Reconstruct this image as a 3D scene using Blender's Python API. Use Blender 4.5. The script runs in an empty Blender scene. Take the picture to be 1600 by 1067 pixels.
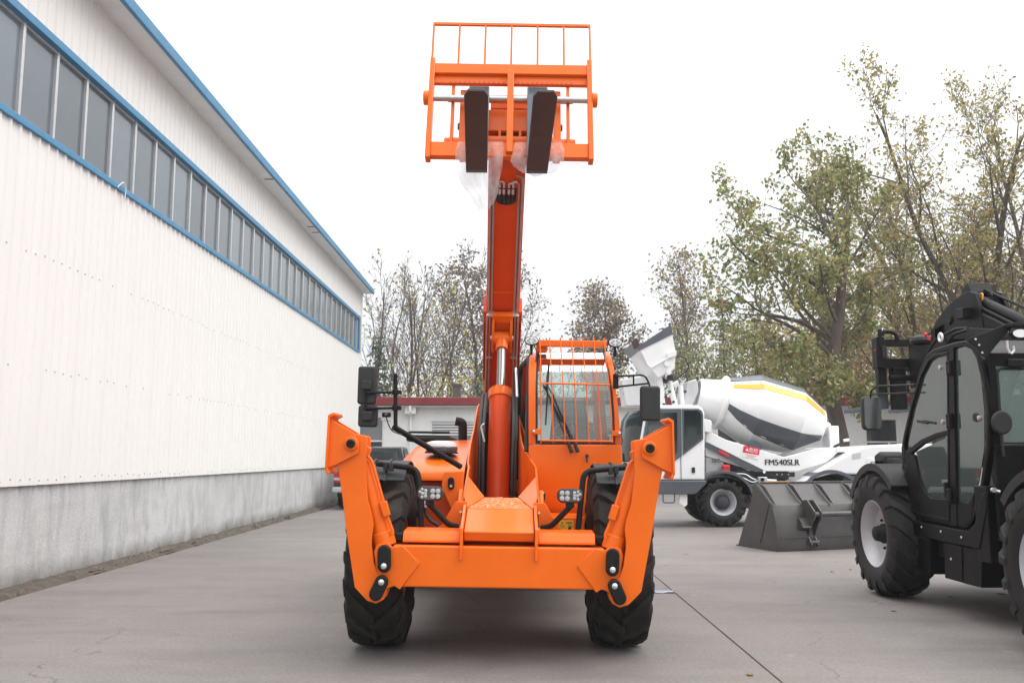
import bpy, bmesh, math, random
import numpy as np
from mathutils import Vector, Matrix, Euler

R = math.radians
PI = math.pi
scene = bpy.context.scene
C = scene.collection

# ------------------------------------------------------------------ camera
FPX, PITCH, CAMH = 1400.0, R(7.3), 1.45
cam_d = bpy.data.cameras.new('camera')
cam_d.sensor_width = 36.0
cam_d.lens = 36.0 * FPX / 1600.0
cam_d.clip_start = 0.05
cam_d.clip_end = 2000
cam = bpy.data.objects.new('camera', cam_d)
cam.location = (0, 0, CAMH)
cam.rotation_euler = (R(90) + PITCH, 0, 0)
C.objects.link(cam)
scene.camera = cam

# ------------------------------------------------------------------ world, sun, exposure
SUN_EL, SUN_AZ = R(52), R(108)          # azimuth measured from +Y towards +X: behind the camera, to the right
world = bpy.data.worlds.new('World')
scene.world = world
world.use_nodes = True
wn, wl = world.node_tree.nodes, world.node_tree.links
wn.clear()
out = wn.new('ShaderNodeOutputWorld')
bg_sky = wn.new('ShaderNodeBackground'); bg_sky.inputs['Strength'].default_value = 0.06
sky = wn.new('ShaderNodeTexSky'); sky.sky_type = 'NISHITA'; sky.sun_disc = False
sky.sun_elevation = SUN_EL; sky.sun_rotation = SUN_AZ
sky.air_density = 1.0; sky.dust_density = 4.0
wl.new(sky.outputs[0], bg_sky.inputs['Color'])
# the closed cloud deck: an overcast sky that brightens evenly from the horizon to the zenith
tc = wn.new('ShaderNodeTexCoord')
sep = wn.new('ShaderNodeSeparateXYZ'); wl.new(tc.outputs['Generated'], sep.inputs[0])
ramp = wn.new('ShaderNodeValToRGB')
ramp.color_ramp.elements[0].position = 0.0; ramp.color_ramp.elements[0].color = (0.66, 0.69, 0.71, 1)
ramp.color_ramp.elements[1].position = 1.0; ramp.color_ramp.elements[1].color = (2.25, 2.26, 2.27, 1)
e = ramp.color_ramp.elements.new(0.34); e.color = (.98, .99, 1.0, 1)
e = ramp.color_ramp.elements.new(0.14); e.color = (0.735, 0.755, 0.77, 1)
wl.new(sep.outputs['Z'], ramp.inputs[0])
cn = wn.new('ShaderNodeTexNoise'); cn.inputs['Scale'].default_value = 2.2; cn.inputs['Detail'].default_value = 4
wl.new(tc.outputs['Generated'], cn.inputs['Vector'])
cmr = wn.new('ShaderNodeMapRange'); cmr.inputs['To Min'].default_value = 0.96; cmr.inputs['To Max'].default_value = 1.04
wl.new(cn.outputs[0], cmr.inputs[0])
cmul = wn.new('ShaderNodeMixRGB'); cmul.blend_type = 'MULTIPLY'; cmul.inputs[0].default_value = 1
wl.new(ramp.outputs[0], cmul.inputs[1]); wl.new(cmr.outputs[0], cmul.inputs[2])
bg_cloud = wn.new('ShaderNodeBackground'); wl.new(cmul.outputs[0], bg_cloud.inputs['Color'])
mixw = wn.new('ShaderNodeMixShader'); mixw.inputs[0].default_value = 0.9
wl.new(bg_sky.outputs[0], mixw.inputs[1]); wl.new(bg_cloud.outputs[0], mixw.inputs[2])
wl.new(mixw.outputs[0], out.inputs['Surface'])

sun_d = bpy.data.lights.new('sun', 'SUN')
sun_d.energy = 1.0; sun_d.angle = R(40); sun_d.color = (1.0, 0.965, 0.92)
sun = bpy.data.objects.new('sun', sun_d)
sdir = Vector((math.sin(SUN_AZ) * math.cos(SUN_EL), math.cos(SUN_AZ) * math.cos(SUN_EL), math.sin(SUN_EL)))
sun.rotation_euler = sdir.to_track_quat('Z', 'Y').to_euler()
sun.location = (0, 0, 30)
C.objects.link(sun)

vs = scene.view_settings
vs.view_transform = 'Standard'; vs.look = 'None'; vs.exposure = 0.56; vs.gamma = 1.0
vs.use_curve_mapping = False

cy = scene.cycles
cy.max_bounces = 6; cy.diffuse_bounces = 3; cy.glossy_bounces = 3; cy.transmission_bounces = 4; cy.volume_bounces = 0; cy.transparent_max_bounces = 10

# ------------------------------------------------------------------ measuring helpers: a sight line met with a plane of the place
def ray(u, v):
    a = (u - 800) / FPX; b = (533.5 - v) / FPX
    return Vector((a, math.cos(PITCH) - b * math.sin(PITCH), math.sin(PITCH) + b * math.cos(PITCH)))
def at(u, v, Y):
    d = ray(u, v); return Vector((0, 0, CAMH)) + d * (Y / d.y)
def atX(u, v, X):
    d = ray(u, v); return Vector((0, 0, CAMH)) + d * (X / d.x)
def atG(u, v, z=0.0):
    d = ray(u, v); return Vector((0, 0, CAMH)) + d * ((z - CAMH) / d.z)

# ------------------------------------------------------------------ mesh helpers
class MB:
    def __init__(self): self.v = []; self.f = []
    def add(self, vs, fs):
        n = len(self.v); self.v += [tuple(p) for p in vs]; self.f += [tuple(i + n for i in f) for f in fs]
        return self
    def box(self, c, s, rot=None):
        hx, hy, hz = s[0] / 2, s[1] / 2, s[2] / 2
        P = [Vector((x, y, z)) for z in (-hz, hz) for y in (-hy, hy) for x in (-hx, hx)]
        if rot is not None:
            m = rot if isinstance(rot, Matrix) else Euler(rot).to_matrix()
            P = [m @ p for p in P]
        c = Vector(c)
        return self.add([p + c for p in P], [(0, 2, 3, 1), (4, 5, 7, 6), (0, 1, 5, 4), (2, 6, 7, 3), (0, 4, 6, 2), (1, 3, 7, 5)])
    def bb(self, x0, x1, y0, y1, z0, z1):
        return self.box(((x0 + x1) / 2, (y0 + y1) / 2, (z0 + z1) / 2), (abs(x1 - x0), abs(y1 - y0), abs(z1 - z0)))
    def prism(self, poly, plane, lo, hi):
        f = {'xz': lambda a, b, h: (a, h, b), 'yz': lambda a, b, h: (h, a, b), 'xy': lambda a, b, h: (a, b, h)}[plane]
        n = len(poly)
        V = [f(p[0], p[1], lo) for p in poly] + [f(p[0], p[1], hi) for p in poly]
        return self.add(V, [tuple(range(n)), tuple(range(2 * n - 1, n - 1, -1))] + [(i, (i + 1) % n, n + (i + 1) % n, n + i) for i in range(n)])
    def loft(self, rings, cap=True, closed=True):
        n = len(rings[0]); V = []; F = []
        for r in rings: V += list(r)
        m = n if closed else n - 1
        for k in range(len(rings) - 1):
            for i in range(m):
                j = (i + 1) % n
                F.append((k * n + i, k * n + j, (k + 1) * n + j, (k + 1) * n + i))
        if cap and closed:
            F.append(tuple(range(n))[::-1]); F.append(tuple((len(rings) - 1) * n + i for i in range(n)))
        return self.add(V, F)
    def tube(self, pts, r, n=10, cap=True):
        pts = [Vector(p) for p in pts]
        rr = r if isinstance(r, (list, tuple)) else [r] * len(pts)
        t0 = (pts[1] - pts[0]).normalized()
        up = Vector((0, 0, 1)) if abs(t0.z) < 0.9 else Vector((1, 0, 0))
        u = t0.cross(up).normalized(); rings = []; last = t0
        for i, p in enumerate(pts):
            a = pts[max(i - 1, 0)]; b = pts[min(i + 1, len(pts) - 1)]
            t = (b - a).normalized()
            q = last.rotation_difference(t); u = (q @ u); u = (u - t * u.dot(t)).normalized(); last = t
            w = t.cross(u)
            rings.append([p + (u * math.cos(2 * PI * k / n) + w * math.sin(2 * PI * k / n)) * rr[i] for k in range(n)])
        return self.loft(rings, cap)
    def pipe(self, pts, r, n=10, bend=0.06, k=4):
        """tube with rounded corners"""
        pts = [Vector(p) for p in pts]; o = [pts[0]]
        for i in range(1, len(pts) - 1):
            a, b, c = pts[i - 1], pts[i], pts[i + 1]
            l = min(bend, (a - b).length * .45, (c - b).length * .45)
            p0 = b + (a - b).normalized() * l; p1 = b + (c - b).normalized() * l
            for j in range(k + 1):
                t = j / k; o.append(p0 * (1 - t) ** 2 + b * 2 * t * (1 - t) + p1 * t * t)
        o.append(pts[-1])
        return self.tube(o, r, n)
    def cyl(self, a, b, r, n=16):
        return self.tube([a, b], r, n)
    def lathe(self, prof, o, axis, n=32, cap=True):
        """prof: (s, r) along axis"""
        axis = Vector(axis).normalized(); o = Vector(o)
        up = Vector((0, 0, 1)) if abs(axis.z) < .9 else Vector((1, 0, 0))
        u = axis.cross(up).normalized(); w = axis.cross(u)
        rings = [[o + axis * s + (u * math.cos(2 * PI * k / n) + w * math.sin(2 * PI * k / n)) * max(r, 1e-4) for k in range(n)] for s, r in prof]
        return self.loft(rings, cap)
    def quad(self, a, b, c, d): return self.add([a, b, c, d], [(0, 1, 2, 3)])
    def slab(self, pts, t):
        """thin plate from a planar polygon of 3D points, thickness t along its normal"""
        P = [Vector(p) for p in pts]
        nrm = Vector((0, 0, 0))
        for i in range(len(P)):
            a, b = P[i], P[(i + 1) % len(P)]; nrm += a.cross(b)
        nrm.normalize(); n = len(P)
        V = [p - nrm * t / 2 for p in P] + [p + nrm * t / 2 for p in P]
        return self.add(V, [tuple(range(n))[::-1], tuple(range(n, 2 * n))] + [(i, (i + 1) % n, n + (i + 1) % n, n + i) for i in range(n)])
    def mesh(self, name, mats, smooth=38, recalc=True, off=None):
        me = bpy.data.meshes.new(name)
        V = self.v if off is None else [(p[0] - off[0], p[1] - off[1], p[2] - off[2]) for p in self.v]
        me.from_pydata(V, [], self.f)
        if recalc:
            bm = bmesh.new(); bm.from_mesh(me)
            bmesh.ops.recalc_face_normals(bm, faces=bm.faces); bm.to_mesh(me); bm.free()
        for m in (mats if isinstance(mats, (list, tuple)) else [mats]): me.materials.append(m)
        if smooth:
            me.polygons.foreach_set('use_smooth', [True] * len(me.polygons))
            me.set_sharp_from_angle(angle=R(smooth))
        me.update()
        return me
    def build(self, name, mat, parent=None, bev=0.0, smooth=38, recalc=True, seg=2):
        off = OFF.get(root_of(parent).name) if parent is not None else None
        o = bpy.data.objects.new(name, self.mesh(name, mat, smooth, recalc, off))
        C.objects.link(o)
        if parent is not None: o.parent = parent
        if bev:
            b = o.modifiers.new('bevel', 'BEVEL'); b.width = bev; b.segments = seg; b.limit_method = 'ANGLE'
            b.angle_limit = R(32); b.harden_normals = False; b.use_clamp_overlap = True
        return o

OFF = {}
def root_of(o):
    while o.parent is not None: o = o.parent
    return o
def tag(o, label=None, cat=None, group=None, kind=None):
    if label: o['label'] = label
    if cat: o['category'] = cat
    if group: o['group'] = group
    if kind: o['kind'] = kind
    return o
def thing(name, loc, label, cat, group=None, world=True):
    """an Empty at the thing's base; with world=True its parts are given in world coordinates"""
    o = bpy.data.objects.new(name, None); C.objects.link(o)
    o.empty_display_size = .2; o.location = loc
    if world: OFF[o.name] = tuple(loc)
    return tag(o, label, cat, group)
def copy_part(o, parent, loc=None):
    c = o.copy(); C.objects.link(c); c.parent = parent
    if loc is not None: c.location = loc
    for ch in o.children: copy_part(ch, c)
    return c
def rrect(x0, x1, z0, z1, r, n=4):
    o = []
    for cx, cz, a0 in ((x1 - r, z0 + r, -90), (x1 - r, z1 - r, 0), (x0 + r, z1 - r, 90), (x0 + r, z0 + r, 180)):
        for k in range(n + 1):
            a = R(a0 + 90 * k / n); o.append((cx + r * math.cos(a), cz + r * math.sin(a)))
    return o
def capsule(p, q, r, n=8):
    p = Vector((p[0], p[1])); q = Vector((q[0], q[1])); a0 = math.atan2((q - p).y, (q - p).x); o = []
    for k in range(n + 1):
        a = a0 - PI / 2 + PI * k / n; o.append((q.x + r * math.cos(a), q.y + r * math.sin(a)))
    for k in range(n + 1):
        a = a0 + PI / 2 + PI * k / n; o.append((p.x + r * math.cos(a), p.y + r * math.sin(a)))
    return o
def disc(c, r, n=14): return [(c[0] + r * math.cos(2 * PI * k / n), c[1] + r * math.sin(2 * PI * k / n)) for k in range(n)]

# ------------------------------------------------------------------ materials
M = {}
def nodes_of(name):
    m = bpy.data.materials.new(name); m.use_nodes = True
    nt = m.node_tree; b = nt.nodes['Principled BSDF']
    return m, nt.nodes, nt.links, b
def mat(name, col, rough=.5, metal=0.0, var=.08, scale=6.0, bump=0.0, bscale=40.0, coat=0.0, spec=.5, rvar=.08, dust=0.0, dustcol=(.32, .29, .26), stretch=(1, 1, 1)):
    m, N, L, b = nodes_of(name)
    tcn = N.new('ShaderNodeTexCoord'); mp = N.new('ShaderNodeMapping'); mp.inputs['Scale'].default_value = stretch
    L.new(tcn.outputs['Object'], mp.inputs[0])
    n1 = N.new('ShaderNodeTexNoise'); n1.inputs['Scale'].default_value = scale; n1.inputs['Detail'].default_value = 6; n1.inputs['Roughness'].default_value = .6
    L.new(mp.outputs[0], n1.inputs['Vector'])
    r = N.new('ShaderNodeMapRange'); r.inputs['From Min'].default_value = .3; r.inputs['From Max'].default_value = .7
    r.inputs['To Min'].default_value = 1 - var; r.inputs['To Max'].default_value = 1 + var * .6
    L.new(n1.outputs[0], r.inputs[0])
    mul = N.new('ShaderNodeMixRGB'); mul.blend_type = 'MULTIPLY'; mul.inputs[0].default_value = 1; mul.inputs[1].default_value = (*col, 1)
    L.new(r.outputs[0], mul.inputs[2]); last = mul.outputs[0]
    if dust:
        n2 = N.new('ShaderNodeTexNoise'); n2.inputs['Scale'].default_value = 3.1; n2.inputs['Detail'].default_value = 9; n2.inputs['Roughness'].default_value = .72
        L.new(mp.outputs[0], n2.inputs['Vector'])
        dr = N.new('ShaderNodeMapRange'); dr.inputs['From Min'].default_value = .45; dr.inputs['From Max'].default_value = .8
        dr.inputs['To Max'].default_value = dust; L.new(n2.outputs[0], dr.inputs[0])
        mx = N.new('ShaderNodeMixRGB'); mx.inputs[2].default_value = (*dustcol, 1)
        L.new(dr.outputs[0], mx.inputs[0]); L.new(last, mx.inputs[1]); last = mx.outputs[0]
    if name == 'pane_dark':
        oi = N.new('ShaderNodeObjectInfo'); orr = N.new('ShaderNodeMapRange'); orr.inputs['To Min'].default_value = .78; orr.inputs['To Max'].default_value = 1.22; L.new(oi.outputs['Random'], orr.inputs[0])
        om_ = N.new('ShaderNodeMixRGB'); om_.blend_type = 'MULTIPLY'; om_.inputs[0].default_value = 1; L.new(last, om_.inputs[1]); L.new(orr.outputs[0], om_.inputs[2]); last = om_.outputs[0]
    L.new(last, b.inputs['Base Color'])
    rr = N.new('ShaderNodeMapRange'); rr.inputs['To Min'].default_value = max(.02, rough - rvar); rr.inputs['To Max'].default_value = min(1, rough + rvar)
    L.new(n1.outputs[0], rr.inputs[0]); L.new(rr.outputs[0], b.inputs['Roughness'])
    b.inputs['Metallic'].default_value = metal
    b.inputs['Specular IOR Level'].default_value = spec
    if coat: b.inputs['Coat Weight'].default_value = coat; b.inputs['Coat Roughness'].default_value = .12
    if bump:
        nb = N.new('ShaderNodeTexNoise'); nb.inputs['Scale'].default_value = bscale; nb.inputs['Detail'].default_value = 5
        L.new(mp.outputs[0], nb.inputs['Vector'])
        bp = N.new('ShaderNodeBump'); bp.inputs['Strength'].default_value = bump; bp.inputs['Distance'].default_value = .01
        L.new(nb.outputs[0], bp.inputs['Height']); L.new(bp.outputs[0], b.inputs['Normal'])
    M[name] = m
    return m
def glass(name, tint=(.75, .85, .82), refl=1.0, rough=.02, body=0.0, bodycol=(.02, .03, .03)):
    """thin sheet glass: what is behind shows through, tinted; reflection grows with the angle"""
    m, N, L, b = nodes_of(name); N.remove(b)
    o = [n for n in N if n.type == 'OUTPUT_MATERIAL'][0]
    tr = N.new('ShaderNodeBsdfTransparent'); tr.inputs[0].default_value = (*tint, 1)
    gl = N.new('ShaderNodeBsdfGlossy'); gl.inputs['Roughness'].default_value = rough
    fr = N.new('ShaderNodeFresnel'); fr.inputs[0].default_value = 1.5
    mu = N.new('ShaderNodeMath'); mu.operation = 'MULTIPLY'; mu.inputs[1].default_value = refl; mu.use_clamp = True
    L.new(fr.outputs[0], mu.inputs[0])
    df = N.new('ShaderNodeBsdfDiffuse'); df.inputs[0].default_value = (*bodycol, 1)
    m1 = N.new('ShaderNodeMixShader'); m1.inputs[0].default_value = body
    L.new(tr.outputs[0], m1.inputs[1]); L.new(df.outputs[0], m1.inputs[2])
    m2 = N.new('ShaderNodeMixShader'); L.new(mu.outputs[0], m2.inputs[0]); L.new(m1.outputs[0], m2.inputs[1]); L.new(gl.outputs[0], m2.inputs[2])
    L.new(m2.outputs[0], o.inputs[0]); M[name] = m
    return m
def leafmat(name, cols, trans=.25):
    m, N, L, b = nodes_of(name)
    g = N.new('ShaderNodeNewGeometry'); rp = N.new('ShaderNodeValToRGB')
    els = rp.color_ramp.elements
    els[0].position = 0; els[0].color = (*cols[0], 1); els[1].position = 1; els[1].color = (*cols[-1], 1)
    for i, c in enumerate(cols[1:-1]):
        e = els.new((i + 1) / (len(cols) - 1)); e.color = (*c, 1)
    L.new(g.outputs['Random Per Island'], rp.inputs[0]); L.new(rp.outputs[0], b.inputs['Base Color'])
    b.inputs['Roughness'].default_value = .6
    o = [n for n in N if n.type == 'OUTPUT_MATERIAL'][0]
    t = N.new('ShaderNodeBsdfTranslucent'); L.new(rp.outputs[0], t.inputs[0])
    mx = N.new('ShaderNodeMixShader'); mx.inputs[0].default_value = trans
    L.new(b.outputs[0], mx.inputs[1]); L.new(t.outputs[0], mx.inputs[2]); L.new(mx.outputs[0], o.inputs[0])
    M[name] = m

ORANGE = (.80, .132, .002)
mat('orange', ORANGE, .38, var=.05, scale=3, spec=.22, rvar=.14, coat=.24, dust=.05, dustcol=(.75, .32, .12), bump=.03, bscale=90)
mat('orange_tray', (.80, .14, .012), .6, var=.18, scale=22, spec=.2, dust=.22, dustcol=(.8, .55, .42), bump=.3, bscale=70)
mat('orange_dark', (.55, .065, .006), .5, var=.12, scale=5)
mat('boom_red', (.68, .062, .004), .42, var=.06, scale=3, spec=.22, coat=.04, dust=.05, dustcol=(.6, .25, .15))
mat('black_paint', (.0045, .0045, .005), .36, var=.2, scale=4, spec=.13, dust=.05, dustcol=(.03, .028, .027))
mat('black_satin', (.009, .009, .010), .5, var=.2, scale=8, spec=.2, dust=.10, dustcol=(.045, .042, .04))
mat('black_plastic', (.017, .018, .020), .58, var=.15, scale=12, bump=.12, bscale=220)
mat('rubber', (.016, .0145, .0135), .8, var=.3, scale=9, bump=.2, bscale=120, dust=.5, dustcol=(.085, .075, .068), spec=.3)
mat('rubber_clean', (.014, .014, .015), .62, var=.3, scale=9, bump=.15, bscale=120, dust=.3, dustcol=(.05, .047, .045), spec=.35)
mat('rim_grey', (.44, .45, .48), .42, metal=.15, var=.08, scale=5, coat=.2)
mat('pipe_dull', (.40, .31, .28), .5, metal=.4, var=.15)
mat('rod_steel', (.30, .28, .27), .3, metal=.9, var=.1, scale=20)
mat('crumb', (.85, .50, .34), .7, var=.1)
mat('steel', (.50, .49, .48), .24, metal=1.0, var=.08, scale=20)
mat('zinc', (.66, .67, .68), .35, metal=.85, var=.1, scale=30)
mat('fork_dark', (.060, .030, .026), .55, var=.22, scale=7, dust=.25, dustcol=(.12, .07, .06), bump=.1, bscale=40)
mat('fork_steel', (.10, .12, .14), .4, metal=.4, var=.12)
mat('led', (.42, .44, .45), .25, var=.1, scale=60)
mat('lens_bright', (.75, .77, .78), .2, var=.05, coat=.5)
mat('lamp_dark', (.10, .105, .11), .18, metal=.4, var=.1)
mat('white_sheet', (.78, .768, .752), .8, spec=.12, rvar=.04, var=.03, scale=1.2, dust=.04, dustcol=(.72, .69, .65), stretch=(1, 1, .25))
mat('white_paint', (.82, .825, .83), .30, var=.04, scale=3, coat=.35, dust=.12, dustcol=(.50, .47, .43))
mat('truck_grey', (.075, .088, .105), .40, var=.1, scale=4, coat=.2, dust=.2, dustcol=(.2, .19, .18))
mat('truck_yellow', (.84, .36, .02), .35, var=.05, coat=.2)
mat('blue_trim', (.050, .225, .41), .45, var=.10, scale=4, dust=.25, dustcol=(.26, .36, .45))
mat('grey_trim', (.55, .56, .57), .4, metal=.3, var=.1)
mat('soffit', (.80, .80, .79), .6, var=.08, scale=2, dust=.15, dustcol=(.55, .50, .46))
mat('bucket_grey', (.066, .061, .061), .40, metal=.25, var=.14, scale=4, dust=.3, dustcol=(.15, .14, .135), bump=.08, bscale=60)
mat('red_part', (.55, .02, .03), .4, var=.1)
mat('label_red', (.70, .02, .05), .45, var=.03)
mat('label_white', (.82, .82, .82), .5, var=.03)
mat('label_yellow', (.80, .50, .03), .5, var=.03)
mat('ink', (.012, .012, .014), .6, var=.02)
mat('ink_grey', (.03, .033, .04), .5, var=.02)
mat('tail_red', (.45, .012, .015), .2, var=.05, coat=.5)
mat('car_paint', (.018, .022, .024), .22, var=.05, coat=.8)
mat('seat_fabric', (.03, .03, .034), .8, var=.2, scale=20)
mat('blue_cloth', (.03, .05, .16), .8, var=.2, scale=10)
mat('orange_cloth', (.7, .16, .03), .8, var=.2, scale=10)
mat('red_fascia', (.22, .018, .025), .55, var=.14, scale=2, dust=.2, dustcol=(.28, .12, .10))
mat('office_white', (.86, .855, .845), .8, var=.07, scale=.7, dust=.2, dustcol=(.46, .44, .42), stretch=(1, 1, .3))
mat('roof_grey', (.2, .2, .21), .7, var=.1)
mat('bark', (.115, .088, .076), .9, var=.35, scale=9, bump=.6, bscale=26, stretch=(1, 1, .25))
mat('twig', (.14, .118, .108), .9, var=.3, scale=6)
mat('dirt', (.10, .082, .066), .95, var=.35, scale=9, bump=.8, bscale=30)
mat('stone', (.17, .15, .13), .9, var=.25, scale=14, bump=.4, bscale=40)
mat('hose', (.012, .012, .013), .5, var=.1)
mat('blue_scrap', (.30, .34, .40), .35, var=.2, scale=30)
mat('pane_dark', (.145, .178, .205), .10, var=.2, scale=.5, spec=.6, bump=.10, bscale=1.3)
mat('fastener', (.38, .37, .36), .5, var=.2)
mat('pane_office', (.03, .035, .04), .08, var=.1, spec=.6)
mat('pane_cab', (.010, .018, .018), .06, var=.3, scale=3, spec=.8)
mat('pane_blind', (.22, .23, .24), .2, var=.1, spec=.6)
glass('cab_glass', (.74, .86, .83), 1.3, body=.26, bodycol=(.55, .66, .63))
glass('black_cab_glass', (.66, .80, .74), 1.8, body=.22, bodycol=(.26, .36, .325))
glass('roof_glass', (.80, .88, .86), .35, body=.42, bodycol=(.62, .72, .70))
glass('truck_glass', (.30, .42, .42), 1.2)
leafmat('leaf_green', [(0.105, 0.133, 0.049), (0.182, 0.231, 0.084), (0.280, 0.315, 0.126), (0.378, 0.364, 0.154), (0.336, 0.238, 0.126)], .35)
leafmat('leaf_olive', [(0.168, 0.168, 0.063), (0.280, 0.266, 0.091), (0.392, 0.350, 0.119), (0.476, 0.392, 0.140), (0.378, 0.238, 0.112)], .35)
leafmat('leaf_brown', [(0.135, 0.105, 0.092), (0.216, 0.169, 0.149), (0.284, 0.223, 0.189), (0.338, 0.270, 0.189)])
leafmat('leaf_yellow', [(0.336, 0.300, 0.096), (0.480, 0.396, 0.120), (0.528, 0.444, 0.168), (0.384, 0.372, 0.156)])
leafmat('leaf_conifer', [(0.070, 0.091, 0.070), (0.112, 0.140, 0.105), (0.154, 0.189, 0.133)], .1)
leafmat('leaf_fallen', [(0.220, 0.100, 0.040), (0.330, 0.190, 0.080), (0.260, 0.140, 0.060)], .1)
leafmat('leaf_rust', [(0.260, 0.117, 0.065), (0.364, 0.182, 0.098), (0.390, 0.247, 0.117), (0.286, 0.247, 0.104)])

def plastic_mat():
    m, N, L, b = nodes_of('wrap_film')
    b.inputs['Base Color'].default_value = (.88, .88, .89, 1); b.inputs['Roughness'].default_value = .16
    o = [n for n in N if n.type == 'OUTPUT_MATERIAL'][0]
    tcn = N.new('ShaderNodeTexCoord')
    vo = N.new('ShaderNodeTexVoronoi'); vo.inputs['Scale'].default_value = 70; L.new(tcn.outputs['Object'], vo.inputs['Vector'])
    bp = N.new('ShaderNodeBump'); bp.inputs['Strength'].default_value = .5; bp.inputs['Distance'].default_value = .006
    L.new(vo.outputs[0], bp.inputs['Height']); L.new(bp.outputs[0], b.inputs['Normal'])
    t = N.new('ShaderNodeBsdfTransparent'); t.inputs[0].default_value = (.97, .97, .98, 1)
    tl = N.new('ShaderNodeBsdfTranslucent'); tl.inputs[0].default_value = (.9, .9, .91, 1)
    m0 = N.new('ShaderNodeMixShader'); m0.inputs[0].default_value = .5; L.new(b.outputs[0], m0.inputs[1]); L.new(tl.outputs[0], m0.inputs[2])
    n = N.new('ShaderNodeTexNoise'); n.inputs['Scale'].default_value = 5; L.new(tcn.outputs['Object'], n.inputs['Vector'])
    mr = N.new('ShaderNodeMapRange'); mr.inputs['From Min'].default_value = .3; mr.inputs['From Max'].default_value = .7
    mr.inputs['To Min'].default_value = .25; mr.inputs['To Max'].default_value = .62; L.new(n.outputs[0], mr.inputs[0])
    mx = N.new('ShaderNodeMixShader'); L.new(mr.outputs[0], mx.inputs[0]); L.new(t.outputs[0], mx.inputs[1]); L.new(m0.outputs[0], mx.inputs[2])
    L.new(mx.outputs[0], o.inputs[0]); M['wrap_film'] = m
plastic_mat()

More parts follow.
